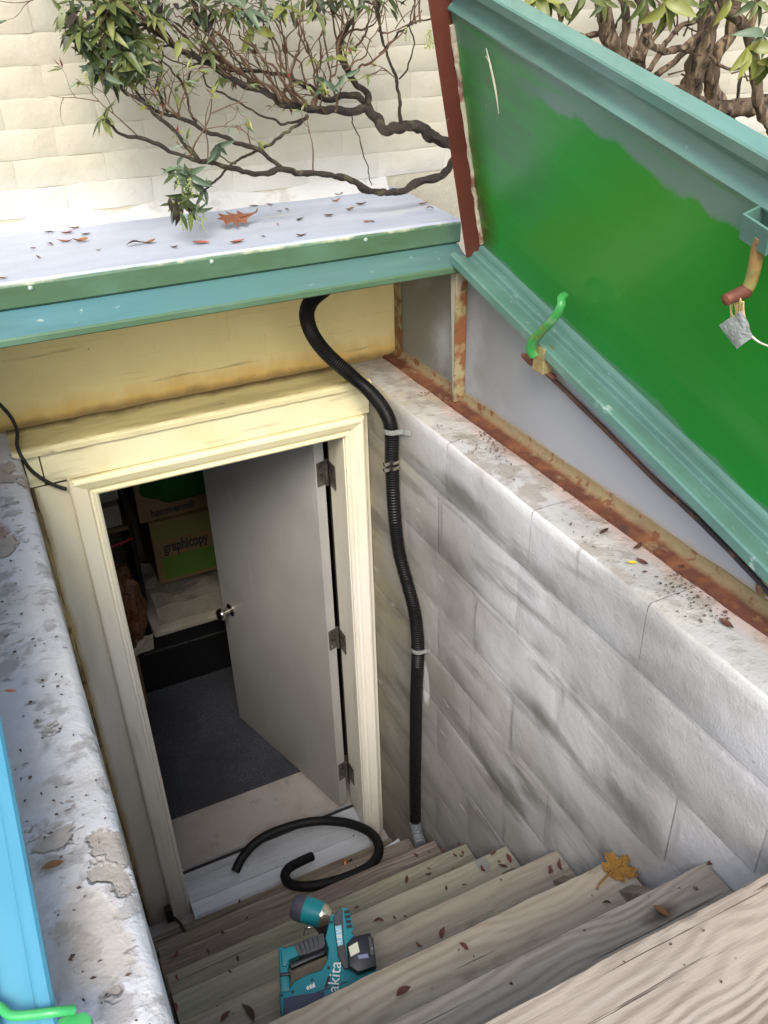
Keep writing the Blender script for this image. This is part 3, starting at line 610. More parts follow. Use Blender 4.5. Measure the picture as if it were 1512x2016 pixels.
# ------------------------------------------------------------------ the open cellar door
hA = Vector((.705, .112, 0)); dd = Vector((.478 - .705, .845 - .112, 0)).normalized(); dn = Vector((dd.y, -dd.x, 0))
DL, DT = .755, .040
cd = empty('cellar_door', 'plain pale door standing open into the dark cellar', 'door', (hA.x, hA.y, -.04))
bm = B()
prism(bm, [hA + Vector((0, 0, -.035)), hA + dd * DL + Vector((0, 0, -.035)), hA + dd * DL + dn * DT + Vector((0, 0, -.035)), hA + dn * DT + Vector((0, 0, -.035))], (0, 0, 1.808), .002)
obj('slab', bm, m_doorskin, cd, smooth=30)
kp = hA + dd * (DL - .065) + Vector((0, 0, .655)); bm = B()
lathe(bm, kp, -dn, [(0, .030), (.004, .030), (.008, .022), (.010, .012), (.032, .011), (.036, .018), (.042, .026), (.052, .029), (.062, .026), (.068, .016), (.070, .004)], 24); kn = obj('knob', bm, m_chrome, cd, smooth=50)
bm = B(); lathe(bm, kp + dn * DT, dn, [(0, .030), (.004, .030), (.010, .012), (.032, .011), (.042, .026), (.052, .029), (.062, .026), (.070, .004)], 20); obj('knob', bm, m_chrome, cd, smooth=50)
for z in (1.59, .875, .165):
    bm = B(); c = hA + Vector((0, 0, z)) - dd * .0035
    prism(bm, [c + dn * .006 + Vector((0, 0, -.045)), c + dn * .040 + Vector((0, 0, -.045)), c + dn * .040 + Vector((0, 0, .045)), c + dn * .006 + Vector((0, 0, .045))], dd * .003)
    prism(bm, [Vector((.7545, .062, z - .045)), Vector((.7545, .108, z - .045)), Vector((.7545, .108, z + .045)), Vector((.7545, .062, z + .045))], (.003, 0, 0))
    lathe(bm, c + dn * .044 + Vector((0, 0, -.05)) - dd * .002, (0, 0, 1), [(0, .006), (.1, .006)], 10)
    h = obj('hinge', bm, m_steel, cd)
    for dz in (-.03, 0, .03):
        bm = B(); lathe(bm, c + dn * (.016 if dz else .028) + Vector((0, 0, dz)), -dd, [(0, .0035), (.0012, .003)], 8); obj('screw', bm, m_chrome, h)

# ------------------------------------------------------------------ bulkhead: roof cover, frame, right door leaf
rc = empty('roof_cover', 'white painted flat roof cover between the house wall and teal header', 'roof cover', (.35, -.06, 2.46))
def zc(y): return 2.462 + (y + .25) * .055
bm = B(); prc = [(-.262, zc(-.262) - .006), (-.258, zc(-.258)), (YW - .001, zc(YW)), (YW - .001, zc(YW) - .03), (-.245, zc(-.245) - .03)]
sweep(bm, lambda i: [(-.42 + i * .1452, y, z + .0012 * mnoise.noise(Vector((i * .8, y * 9, 0)))) for y, z in prc], range(11)); obj('top_sheet', bm, m_white, rc, smooth=20)
bm = B(); sweep(bm, lambda i: [(-.42 + i * .1451, y, z + .0012 * mnoise.noise(Vector((i * .8, 2, 0)))) for y, z in [(-.246, 2.400), (-.258, 2.400), (-.264, 2.405), (-.2665, 2.450), (-.263, 2.4563), (-.246, 2.452)]], range(11)); obj('front_lip', bm, m_lip, rc, smooth=30)
for u, v in ((60, 567), (417, 515), (720, 472)):
    p = on(u, v, 1, -.266); bm = B(); lathe(bm, (p.x, -.264, min(max(p.z, 2.412), 2.447)), (0, -1, 0), [(0, .006), (.003, .0055), (.005, .003), (.0055, .0005)], 10); obj('rivet', bm, M('pale rivet', (.35, .45, .38), .4) if u == 60 else bpy.data.materials['pale rivet'], rc, smooth=60)

bf = empty('bulkhead_frame', 'teal and grey painted steel bulkhead frame around the stairwell', 'hatch frame', (.35, -1.0, ZT))
bm = B(); ph = [(-.338, 2.343), (-.341, 2.346), (-.341, 2.358), (-.337, 2.3625), (-.285, 2.384), (-.2655, 2.398), (-.245, 2.399), (-.245, 2.388), (-.28, 2.374), (-.325, 2.352), (-.327, 2.343)]
sweep(bm, lambda i: [(-.40 + i * .1425, y, z) for y, z in ph], range(11)); hd = obj('header', bm, [m_header, m_lip], bf, smooth=35)
for p in hd.data.polygons:
    if p.center.y - 1.0 < -.337: p.material_index = 1
S0 = 2.341 + .264 * .336
def zr(y): return S0 + .264 * y
def rail(side, mat, y0=-.325, y1=-1.86):
    pr = [(.970, .022), (.966, .025), (.966, .046), (.970, .050), (.982, .050), (.985, .047), (.987, .040), (1.018, .039), (1.021, .041), (1.023, .052), (1.027, .056), (1.048, .057), (1.068, .056), (1.068, -.02), (1.060, -.02), (1.060, .024), (.974, .024)]
    bm = B(); n = 14
    def sec(i):
        y = y0 + (y1 - y0) * i / n
        return [(x + .0010 * mnoise.noise(Vector((y * 6, x * 50, 0))) if side > 0 else .678 - x, y, zr(y) + h) for x, h in pr]
    sweep(bm, sec, range(n + 1)); return obj('side_rail', bm, mat, bf, smooth=25)
rail(1, m_teal); rail(-1, m_teal_skytint)
for side in (1, -1):
    X = (lambda x: x) if side > 0 else (lambda x: .678 - x)
    bm = B(); ya = YW - .004
    pts = [(X(1.022), ya, ZT + .004), (X(1.022), -.30, ZT + .004), (X(1.022), -.30, 2.345), (X(1.022), ya, 2.395)]
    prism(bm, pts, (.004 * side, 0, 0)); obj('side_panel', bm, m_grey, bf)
    bm = B(); n = 8; gr = []
    for i in range(n + 1):
        y = -.315 - i * (1.46 / n); gr.append([bm.verts.new((X(1.022 + .002 * mnoise.noise(Vector((y * 4, k, 0)))), y, ZT + .004 + (max(zr(y) + .012 - ZT - .004, .0)) * k / 4)) for k in range(5)])
    for a, b in zip(gr, gr[1:]):
        for k in range(4): bm.faces.new((a[k], a[k + 1], b[k + 1], b[k]))
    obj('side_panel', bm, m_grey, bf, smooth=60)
    if side < 0: continue
    bm = B(); L = 40; gr = []
    for i in range(L + 1):
        y = YW - .006 - i * (1.98 / L); n1 = mnoise.noise(Vector((y * 13, side, 0))); n2 = mnoise.noise(Vector((y * 31, 4, side)))
        gr.append([bm.verts.new((X(x), y, z)) for x, z in ((.974 + .005 * n1, ZT - .002), (.976 + .005 * n1, ZT + .007 + .002 * n2), (.99, ZT + .009 + .003 * n1), (1.008, ZT + .011 + .002 * n2), (1.017, ZT + .018), (1.0185, ZT + .034 + .006 * n1), (1.0215, ZT + .035 + .006 * n1))])
    for a, b in zip(gr, gr[1:]):
        for k in range(6): bm.faces.new((a[k], a[k + 1], b[k + 1], b[k]))
    obj('base_angle', bm, m_rust, bf, smooth=50)
# rusted post and its pale flange, wall flange
bm = B(); prism(bm, [Vector((.986, -.324, ZT + .012)), Vector((1.0205, -.324, ZT + .012)), Vector((1.0205, -.324, 2.352)), Vector((.986, -.324, 2.352))], (0, .006, 0), .001); obj('post', bm, m_rustpaint, bf)
bm = B(); prism(bm, [Vector((.988, -.312, ZT + .013)), Vector((.988, -.3225, ZT + .013)), Vector((.988, -.3225, 2.353)), Vector((.988, -.288, 2.358))], (.005, 0, 0), .001); obj('post_flange', bm, m_ltgrey, bf)
bm = B(); prism(bm, [Vector((1.018, .123, ZT + .014)), Vector((1.018, .075, ZT + .014)), Vector((1.018, .080, 2.38)), Vector((1.018, .123, 2.385))], (.003, 0, 0)); obj('wall_flange', bm, m_rustpaint, bf)

# right door leaf: local frame x along the slope (away from the house), y across the leaf from the hinge, z to the outside
al = Vector((0, -1, -.264)).normalized(); nn = Vector((0, -.264, 1)).normalized(); th = R(72)
lw_ = Vector((-math.cos(th), 0, 0)) + nn * math.sin(th)
lz = al.cross(lw_)
if lz.x < 0: lz = -lz
ml = Matrix((al, lw_, lz)).transposed().to_4x4(); ml.translation = Vector((1.05, -.345, 2.40))
hl = empty('bulkhead_door', 'gloss green steel bulkhead door leaf standing open on the right', 'hatch door', mat=ml)
LL, LW = 1.56, .675
bm = B(); gr = []
for i in range(27):
    a = LL * i / 26; row = []
    for j in range(13):
        b = .597 * j / 12; d = .0022 * (mnoise.noise(Vector((a * 3.2, b * 3.2, 4))) + .5 * mnoise.noise(Vector((a * 7, b * 7, 9))))
        row.append(bm.verts.new((a, b, d if 0 < j < 12 else 0)))
    gr.append(row)
for a, b in zip(gr, gr[1:]):
    for j in range(12): bm.faces.new((a[j], a[j + 1], b[j + 1], b[j]))
sh = obj('sheet', bm, m_leafgreen, hl, local=True, smooth=60)
pe = [(.597, 0), (.599, -.007), (.604, -.008), (.608, -.004), (.613, .006), (.622, .014), (.634, .017), (.645, .012), (.651, .002), (.654, -.004), (.672, -.004), (.675, -.001), (.675, .028), (.671, .028), (.671, .002), (.656, .002), (.650, .020), (.634, .023), (.612, .016), (.600, .006), (.597, .004)]
bm = B(); sweep(bm, lambda i: [(LL * i / 10, y, z) for y, z in pe], range(11)); obj('outer_flange', bm, m_tealO, hl, local=True, smooth=40)
bm = B(); sweep(bm, lambda i: [(LL * i / 10, y, z) for y, z in [(-.006, .006), (-.006, -.010), (.000, -.012), (.010, -.008), (.014, -.0025), (.014, .006)]], range(11)); obj('hinge_edge', bm, m_tealO, hl, local=True, smooth=40)
bm = B(); n = 20; gr = []
for i in range(n + 1):
    b = -.004 + (LW + .004) * i / n
    gr.append([bm.verts.new(p) for p in ((-.004, b, .012), (-.004, b, -.046), (0.0, b, -.048), (.002, b, -.046), (.002, b, .012))])
for a, b in zip(gr, gr[1:]):
    for k in range(5): bm.faces.new((a[k], a[(k + 1) % 5], b[(k + 1) % 5], b[k]))
bm.faces.new(gr[0]); bm.faces.new(gr[-1][::-1]); obj('end_flange', bm, m_primer, hl, local=True)
bm = B(); tube(bm, [(.006, .02 + i * .055, -.003) for i in range(11)], [.006 + .004 * (mnoise.noise(Vector((i * 1.3, 0, 2)))) for i in range(11)], 6, 4, .8); obj('sealant_bead', bm, m_putty, hl, local=True, smooth=60)
# painted streaks: real grass blade stuck to the sheet
gp = [(957, 95), (966, 130), (976, 180), (982, 224)]
def on_leaf(u, v, off=0.0): return onp(u, v, ml.translation - lz * off, lz)
bm = B(); tube(bm, [on_leaf(u, v, .006) for u, v in gp], [.001, .0022, .0018, .0006], 5, 4, .3, flat=.5); tube(bm, [on_leaf(u, v, .006) for u, v in ((956, 110), (963, 122), (968, 135))], [.0006, .001, .0012], 5, 3); tag(obj('dry_grass_blade', bm, M('bleached grass', (.72, .68, .50), .7), base=on_leaf(970, 150)), 'pale dry grass blade stuck to the green door leaf', 'grass blade')
# bar bracket on the leaf and the bent pipe latch hanging in it
pb = on_leaf(1500, 430)
bm = B()
e1 = on_leaf(1505, 408) ; e2 = on_leaf(1490, 480)
def lp(a, b, c): return ml @ Vector((a, b, c))
inv = ml.inverted(); q = inv @ pb
bm = B()
A0, B0 = q.x - .002, q.y - .018
for (a0, a1, b0, b1, c0, c1) in ((A0, A0 + .055, B0, B0 + .042, -.036, -.032), (A0, A0 + .004, B0, B0 + .042, -.032, 0.0), (A0 + .051, A0 + .055, B0, B0 + .042, -.032, 0.0)):
    box(bm, a0, a1, b0, b1, c0, c1, .0008)
obj('bar_bracket', bm, m_tealO, hl, local=True)
lat = empty('pipe_latch', 'rusty bent pipe latch hanging under the teal bracket on the green door', 'latch', lp(A0 + .03, B0, -.025))
PT = lambda u, v, o_: on_leaf(u, v, o_)
bm = B(); tube(bm, [PT(1500, 465, .028), PT(1492, 490, .028), PT(1487, 520, .03), PT(1481, 545, .032), PT(1473, 566, .036), PT(1462, 576, .042)], .0095, 12, 5); obj('pipe', bm, m_cut, lat, smooth=60)
bm = B(); p0 = PT(1466, 574, .042); p1 = PT(1436, 587, .07); lathe(bm, p0, p1 - p0, [(-.006, .0), (-.006, .010), (0, .0115), (.006, .0105), (.02, .0098), (.036, .009), (.038, .003)], 14); obj('pivot_sleeve', bm, m_darkrust, lat, smooth=40)
ft = empty('foil_tag', 'crumpled silver foil tag tied below the rusty pipe latch', 'tag', PT(1450, 620, .06))
c4 = [PT(1416, 640, .062), PT(1462, 610, .058), PT(1484, 663, .056), PT(1450, 688, .064)]
bm = B(); gr = []
for j in range(9):
    row = []
    for i in range(9):
        s, t = i / 8, j / 8; p = (c4[0] * (1 - s) + c4[1] * s) * (1 - t) + (c4[3] * (1 - s) + c4[2] * s) * t
        row.append(bm.verts.new(p - lz * (.0022 * mnoise.noise(p * 60) + .0014 * mnoise.noise(p * 150) + (.004 * (1 - (2 * s - 1) ** 2)))))
    gr.append(row)
for a, b in zip(gr, gr[1:]):
    for k in range(8): bm.faces.new((a[k], a[k + 1], b[k + 1], b[k]))
ff = bmesh.ops.solidify(bm, geom=bm.faces[:], thickness=.0016)
obj('foil_sheet', bm, m_foil, ft, smooth=25)
bm = B(); random.seed(3)
for k in range(9):
    u = 1440 + k * 3.0; tube(bm, [PT(u + random.uniform(-3, 3), 592 + random.uniform(-6, 4), .058), PT(u + random.uniform(-4, 4), 612, .057), PT(u + random.uniform(-4, 4), 630, .055)], .0016, 5, 3)
obj('straw_bundle', bm, m_paper, ft)['kind'] = 'stuff'
bm = B(); tube(bm, [PT(1480, 662, .056), PT(1492, 672, .058), PT(1506, 679, .06), PT(1530, 686, .06)], .0017, 6, 4); obj('tie_wire', bm, M('white tie wire', (.75, .70, .58), .5), ft, smooth=60)

# catch levers and the hold-open rod
def lever(name_lab, pts, mat, parts):
    t = empty('catch_lever', name_lab, 'lever', pts[0])
    return t
lv = empty('catch_lever', 'curved green painted catch lever over the right side rail', 'lever', on(1050, 700, 0, .965))
pts = [on(1052, 702, 0, .955), on(1046, 688, 0, .948), on(1050, 672, 0, .945), on(1064, 655, 0, .945), on(1084, 635, 0, .947), on(1097, 618, 0, .95), on(1105, 600, 0, .955), on(1106, 586, 0, .962), on(1114, 579, 0, .975)]
bm = B()
tube(bm, pts, [.012, .013, .0125, .011, .0105, .0105, .0105, .010, .008], 10, 6, .1, flat=.55); obj('lever_arm', bm, m_lever, lv, smooth=60)
bm = B(); c = on(1068, 692, 0, .98); box(bm, c.x - .018, c.x + .012, c.y - .030, c.y + .012, c.z - .045, c.z + .018, .003); obj('catch_plate', bm, m_brass, lv)
bm = B(); tube(bm, [on(1031, 699, 0, .975), on(1047, 712, 0, .975), on(1066, 724, 0, .98), on(1092, 745, 0, .985)], [.007, .010, .008, .006], 8, 4, .6); obj('pivot_pin', bm, m_darkrust, lv, smooth=60)
rd = empty('hold_open_rod', 'thin rusty hold open rod lying along the grey side panel', 'rod', on(1060, 720, 0, 1.005))
bm = B(); rp = [on(u, v, 0, x) for u, v, x in ((1050, 712, .985), (1100, 757, 1.005), (1190, 845, 1.012), (1290, 945, 1.012), (1350, 1000, 1.013), (1420, 1068, 1.014), (1500, 1152, 1.014), (1530, 1185, 1.014))]
tube(bm, rp, [.0055] * 8, 8, 4, .15); obj('rod', bm, m_rod, rd, smooth=60)
bm = B(); tube(bm, [on(u, v, 0, x) for u, v, x in ((1310, 935, 1.010), (1390, 1022, 1.012), (1470, 1098, 1.012), (1530, 1150, 1.012))], .006, 8, 4, .2); obj('rod_guide', bm, M('black guide bar', (.025, .025, .028), .55), rd, smooth=60)
bm = B(); c = on(1497, 1160, 0, 1.012); lathe(bm, c + Vector((.01, 0, 0)), (-1, 0, 0), [(0, .017), (.005, .017), (.009, .009), (.014, .009), (.015, .003)], 14); obj('rod_bolt', bm, m_rust, rd, smooth=40)
l2 = empty('catch_lever', 'bright green catch lever on the sky-tinted left rail', 'lever', on(140, 1990, 2, 2.02))
bm = B(); zz = 2.045; P2 = lambda u, v, z=zz: on(u, v, 2, z)
tube(bm, [P2(-40, 1962), P2(0, 1983), P2(22, 1999), P2(60, 1998), P2(110, 1992), P2(145, 1988, 2.035)], [.0055] * 6, 10, 4); obj('lever_rod', bm, M('bright green paint', (.045, .36, .10), .35, layers=[dict(col=(.16, .17, .05), kind='band', scale=9, axis=('X', -.345, -.36, .01), amt=.9)], coat=.2), l2, smooth=60)
bm = B(); prism(bm, [P2(86, 2016, 2.03), P2(130, 1998, 2.03), P2(168, 1990, 2.03), P2(180, 2000, 2.03), P2(182, 2040, 2.03), P2(80, 2050, 2.03)], (0, 0, -.018), .004); obj('lever_blade', bm, bpy.data.materials['bright green paint'], l2, smooth=40)

# ------------------------------------------------------------------ stairs
st = empty('wooden_stairs', 'weathered wooden plank stairs going down to the cellar door', 'stairs', (.34, -1.0, -.12))
TR = []
for i in range(0, 8):
    y = -.266 - .2187 * i; z = .111 + .232 * i; TR.append((y + (.040 if i == 7 else 0), z))
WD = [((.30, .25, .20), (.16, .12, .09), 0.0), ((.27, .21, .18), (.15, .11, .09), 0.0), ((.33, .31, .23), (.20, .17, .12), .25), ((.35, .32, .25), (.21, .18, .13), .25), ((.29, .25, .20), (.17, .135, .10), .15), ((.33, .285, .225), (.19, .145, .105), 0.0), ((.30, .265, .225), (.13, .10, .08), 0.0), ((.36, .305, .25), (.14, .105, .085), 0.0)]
rt = random.Random(5)
def plank(i, y, z, xa, xb, mat, dep=.255, t=.036):
    """a plank with a slightly worn nosing and wavy faces; nosing faces +y."""
    bm = B(); n = 40; gr = []
    for k in range(n + 1):
        x = xa + (xb - xa) * k / n; w = .0022 * mnoise.noise(Vector((x * 3, i * 7.7, 0))); w2 = .0022 * mnoise.noise(Vector((x * 12, i * 3.1, 5))) + .0016 * mnoise.noise(Vector((x * 41, i * 5.1, 2)))
        gr.append([bm.verts.new(p) for p in ((x, y - dep, z - t), (x, y - dep, z + w), (x, y - dep * .5, z + w * .4 + w2), (x, y - .012, z + w2), (x, y - .004 + w2, z - .002), (x, y + w2, z - .008), (x, y + w2, z - t + .004), (x, y - .004, z - t))])
    for a, b in zip(gr, gr[1:]):
        for j in range(8): bm.faces.new((a[j], a[(j + 1) % 8], b[(j + 1) % 8], b[j]))
    bm.faces.new(gr[0]); bm.faces.new(gr[-1][::-1])
    return obj('tread', bm, mat, st, smooth=30)
knot = on(1300, 1800, 2, TR[6][1]); heart = on(1430, 1850, 2, TR[7][1])
treads = []
for i, (y, z) in enumerate(TR):
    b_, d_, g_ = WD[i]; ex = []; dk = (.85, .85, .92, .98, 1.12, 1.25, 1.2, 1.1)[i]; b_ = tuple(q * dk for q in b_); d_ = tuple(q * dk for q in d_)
    fr, sw, gr_, am = 42 + rt.uniform(-8, 8), 6 + 3 * rt.random(), None, .5; ns = 2.2
    if i >= 5: am = .6
    if i == 6:
        fr, sw, am, gr_ = 62, 9, .75, (.15, .62)
        ex = [dict(col=(.07, .045, .035), kind='blob', at=(knot.x, knot.y, z), size=(.055, .022, .05), scale=30, wob=.8, edge=.3, amt=.85)]
    if i == 7:
        fr, sw, am, gr_, ns = 52, 15, .8, (.34, .62), 2.3
        ex = [dict(col=(.09, .07, .055), kind='blob', at=(heart.x - .02, heart.y + .06, z), size=(.03, .018, .05), scale=30, wob=.8, edge=.3, amt=.7)]
    if i == 3: ex = [dict(col=(.20, .21, .20), kind='blob', at=(on(950, 1700, 2, z).x, on(950, 1700, 2, z).y, z), size=(.02, .035, .05), wob=.25, edge=.93, amt=.75)]
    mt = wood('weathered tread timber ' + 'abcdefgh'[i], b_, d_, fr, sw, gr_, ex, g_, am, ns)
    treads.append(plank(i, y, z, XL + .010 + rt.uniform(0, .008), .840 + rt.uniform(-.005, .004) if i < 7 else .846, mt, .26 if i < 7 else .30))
mland = wood('landing timber', (.25, .21, .16), (.14, .11, .09))
bm = B(); box(bm, XL + .006, .846, -.36, -.094, -.124, -.088, .003); obj('landing_board', bm, mland, st)
bm = B(); box(bm, XL + .01, .835, -.30, -.27, -.088, .074, .002); obj('riser', bm, mland, st)
for i in range(8):
    y, z = TR[i]; y2 = y - .232
    if i < 7:
        bm = B(); box(bm, XL + .012, .822, TR[i + 1][0] - .055, TR[i + 1][0] - .035, z + .0015, z + .196, .001); obj('riser', bm, mland, st)
for x in (XL + .004, .78):
    bm = B(); prism(bm, [Vector((x, -.30, -.12)), Vector((x, -.52, -.12)), Vector((x, -2.15, 1.60)), Vector((x, -2.15, 1.69)), Vector((x, -1.83, 1.69)), Vector((x, -.30, .066))], (.003 if x < 0 else .036, 0, 0)); obj('stringer', bm, mland, st)
for i in range(1, 8):   # nail heads near the right end of the treads
    y, z = TR[i]; bm = B()
    for dy in (-.04, -.17):
        bm = B(); lathe(bm, (.79 + rt.uniform(-.01, .01), y + dy, z + .0005), (0, 0, 1), [(0, .005), (.0012, .004)], 8); obj('nail_head', bm, m_steel, st)

# ------------------------------------------------------------------ hoses and cables
hs = empty('corrugated_hose', 'black corrugated hose running down the block wall beside the doorway', 'hose', on(818, 1620, 0, .82))
hp = [on(660, 548, 1, -.20), on(640, 568, 1, -.19), on(613, 592, 1, -.17), on(604, 622, 1, -.14), on(616, 660, 1, -.11), on(645, 698, 1, -.10), on(690, 738, 1, -.10), on(727, 770, 0, .805), on(757, 808, 0, .822), on(770, 845, 0, .826), on(771, 900, 0, .826), on(773, 960, 0, .826), on(778, 1030, 0, .827), on(786, 1090, 0, .827), on(802, 1150, 0, .828), on(816, 1205, 0, .828), on(822, 1260, 0, .828), on(822, 1310, 0, .828), on(819, 1380, 0, .828), on(818, 1460, 0, .828), on(817, 1540, 0, .828), on(818, 1622, 0, .828)]
sub = 52
bm = B(); tube(bm, hp, 0, 14, sub, rfun=lambda i, n: (.0214, .0212, .0188, .0188)[i % 4], caps=True); obj('hose_body', bm, m_rubber, hs, smooth=50)
bm = B(); tube(bm, [on(818, 1618, 0, .826), on(821, 1640, 0, .824), on(828, 1662, 0, .815)], 0, 14, 18, rfun=lambda i, n: .0225 if i % 4 < 2 else .0195); obj('hose_end', bm, m_greyhose, hs, smooth=50)
for v0 in (906, 917):
    bm = B(); c = on(771, v0, 0, .826); lathe(bm, c - Vector((0, 0, .005)), (0, 0, 1), [(0, .0225), (0, .0238), (.010, .0238), (.010, .0225)], 20); box(bm, c.x - .034, c.x - .018, c.y - .02, c.y - .008, c.z - .006, c.z + .006, .001); obj('hose_clamp', bm, m_clampm, hs, smooth=40)
def strap(u, v, ue, ve, sgn):
    c = on(u, v, 0, .826); bm = B(); pts = []
    for k in range(13):
        a = math.pi * (1.0 + .0) * k / 12 + math.pi * .5
        pts.append(Vector((c.x + math.cos(a) * .0238, c.y + math.sin(a) * .0238, c.z)))
    e = on(ue, ve, 0, .846)
    pts = [Vector((.848, c.y + .03, c.z + .003))] + pts[::1] + [Vector((.846, (c.y - .026), c.z))]
    w = .008; rows = [(bm.verts.new(p - Vector((0, 0, w))), bm.verts.new(p + Vector((0, 0, w)))) for p in pts]
    for a, b in zip(rows, rows[1:]): bm.faces.new((a[0], b[0], b[1], a[1]))
    bmesh.ops.solidify(bm, geom=bm.faces[:], thickness=.0012); tl_ = Vector((.8445, c.y - .024, c.z)); prism(bm, [tl_ + Vector((0, 0, -w)), tl_ + Vector((0, 0, w)), e + Vector((-.002, 0, w)), e + Vector((-.002, 0, -w))], (.0015, 0, 0)); s = obj('strap', bm, m_strapm, hs, smooth=40)
    for t in (.3, .7):
        bm = B(); p = Vector((.8448, c.y - .028, c.z)).lerp(e, t); lathe(bm, p + Vector((-.0004, 0, 0)), (-1, 0, 0), [(0, .0022), (.0005, .0022)], 8)
        obj('strap_hole', bm, m_dark, s)
strap(771, 846, 808, 853, 1); strap(823, 1276, 846, 1281, 1)
bm = B()
lh = [on(463, 1716, 2, -.045), on(476, 1690, 2, -.02), on(500, 1662, 2, .01), on(535, 1640, 2, .03), on(590, 1622, 2, .05), on(640, 1616, 2, .06), on(690, 1622, 2, .08), on(730, 1640, 2, .11), on(746, 1668, 2, .135), on(735, 1698, 2, .136), on(700, 1720, 2, .134), on(650, 1737, 2, .134), on(605, 1745, 2, .134), on(573, 1741, 2, .12), on(561, 1726, 2, .09), on(568, 1710, 2, .065), on(590, 1697, 2, .04), on(614, 1686, 2, .02)]
tube(bm, lh, .0185, 16, 8, .03); tag(obj('loose_hose', bm, m_rubber2, base=lh[9], smooth=60), 'short loose black rubber hose curled on the sill and lowest step', 'hose')
bm = B(); cp = [on(-40, 760, 1, .10), on(0, 797, 1, .09), on(22, 822, 1, .07), on(34, 850, 1, .04), on(34, 878, 1, -.02), on(46, 905, 1, -.045), on(66, 930, 1, -.038), on(100, 952, 1, -.034), on(131, 963, 1, -.036)]
tube(bm, cp, .0052, 8, 5); tag(obj('wall_cable', bm, m_cable, base=cp[4], smooth=60), 'thin dark cable drooping over the ledge to the door casing', 'cable')
pl = empty('cable_plug', 'small black cable plug at the foot of the left casing', 'plug', on(335, 1800, 1, -.05))
bm = B(); c = on(332, 1797, 1, -.05); box(bm, c.x - .012, c.x + .014, c.y - .02, c.y + .012, c.z - .035, c.z + .035, .006); obj('plug_body', bm, m_black, pl)
bm = B(); tube(bm, [c + Vector((.01, -.01, -.02)), on(352, 1815, 2, -.07), on(365, 1835, 2, -.085)], .006, 8, 4); obj('cable_tail', bm, m_cable, pl, smooth=60)
bm = B(); vo = [on(758, 1668, 2, -.02), on(797, 1642, 2, -.02), on(810, 1664, 2, -.02), on(770, 1690, 2, -.02)]
prism(bm, vo, (0, 0, -.02), .001); tag(obj('vinyl_offcut', bm, m_vinyl, base=vo[0]), 'short white vinyl offcut below the end of the corrugated hose', 'offcut')
gb = empty('glass_bulb', 'small clear amber bulb lying inside the loose hose loop', 'bulb', on(680, 1700, 2, -.07))
c = on(680, 1698, 2, -.068); bm = B(); lathe(bm, c - Vector((.016, .004, 0)), (1, .25, .1), [(0, .003), (.003, .010), (.009, .0155), (.016, .017), (.023, .014), (.028, .009)], 18); obj('bulb_glass', bm, m_glass, gb, smooth=60)
bm = B(); lathe(bm, c + Vector((.012, .003, .001)), (1, .25, .1), [(0, .009), (.014, .009), (.016, .005), (.018, .002)], 14); obj('bulb_cap', bm, m_chrome, gb, smooth=40)

# ------------------------------------------------------------------ things in the cellar
Y1 = 1.20
chest = empty('storage_chest', 'black chest with a rounded white lid in the dark cellar', 'chest', (.55, 1.5, -.05))
bm = B(); box(bm, .11, 1.1, Y1 + .02, 1.80, -.046, .30, .012); obj('chest_body', bm, m_black, chest)
bm = B(); box(bm, .20, 1.12, Y1 - .02, 1.80, .305, .345, .018); obj('lid', bm, m_lid, chest, smooth=50)
bm = B(); box(bm, .14, .9, Y1 + .013, Y1 + .017, .20, .206); obj('trim_line', bm, m_steel, chest)
bm = B(); rough_grid(bm, (.24, Y1 + .04, .42), (.5, 0, 0), (0, .42, 0), 18, 16, (0, 0, 1), .05, 8); rough_grid(bm, (.24, Y1 + .02, .346), (.5, 0, 0), (0, .02, .09), 18, 3, (0, -1, 0), .015, 9); tag(obj('drop_cloth', bm, m_cloth, base=(.4, 1.3, .35), smooth=60), 'crumpled pale drop cloth on the white chest lid', 'cloth')
Yb = 1.30
def carton(lab, x0, x1, y0, y1, z0, z1):
    t = empty('cardboard_box', lab, 'box', ((x0 + x1) / 2, y0, z0)); bm = B(); box(bm, x0, x1, y0, y1, z0, z1, .003); obj('carton', bm, m_box, t); return t
pA = on(315, 1148, 1, Yb); pB = on(418, 1122, 1, Yb); pC = on(285, 1000, 1, Yb)
x0, x1, z0, z1 = pA.x, pA.x + .36, pA.z - .01, pC.z - .09
bx1 = carton('cardboard copy paper box with green print under the green sack', x0, x1, Yb, Yb + .4, z0, z1)
hz = z1 - z0
def ff_(a0, a1, b0, b1, mat, name, t, d): 
    bm = B(); box(bm, x0 + (x1 - x0) * a0, x0 + (x1 - x0) * a1, Yb - d, Yb - .0002, z0 + hz * b0, z0 + hz * b1); obj(name, bm, mat, t)
ff_(.09, .97, .06, .42, m_boxgreen, 'green_panel', bx1, .0015); ff_(.03, .98, .70, .97, m_boxtan, 'faded_panel', bx1, .0015)
add_text('lettering', 'graphicopy', .082, m_ink, bx1, (x0 + .155, Yb - .002, z0 + hz * .57), (1, 0, 0), (0, 0, 1), .001, bold=.0022, sx=.60)
bx2 = carton('plain cardboard box lettered in black behind the green sack', x0 - .035, x1 - .01, Yb + .02, Yb + .42, z1 + .002, z1 + .22)
add_text('lettering', 'hammermill', .055, m_ink, bx2, (x0 + .125, Yb + .018, z1 + .04), (1, 0, 0), (0, 0, 1), .001, bold=.0012, sx=.8)
sk = empty('plastic_sack', 'dark green plastic sack lying on the upper cardboard box', 'sack', (x0 + .2, Yb, z1 + .1))
bm = B(); c = Vector((x0 + .21, Yb + .17, z1 + .235)); r = bmesh.ops.create_icosphere(bm, subdivisions=4, radius=1)
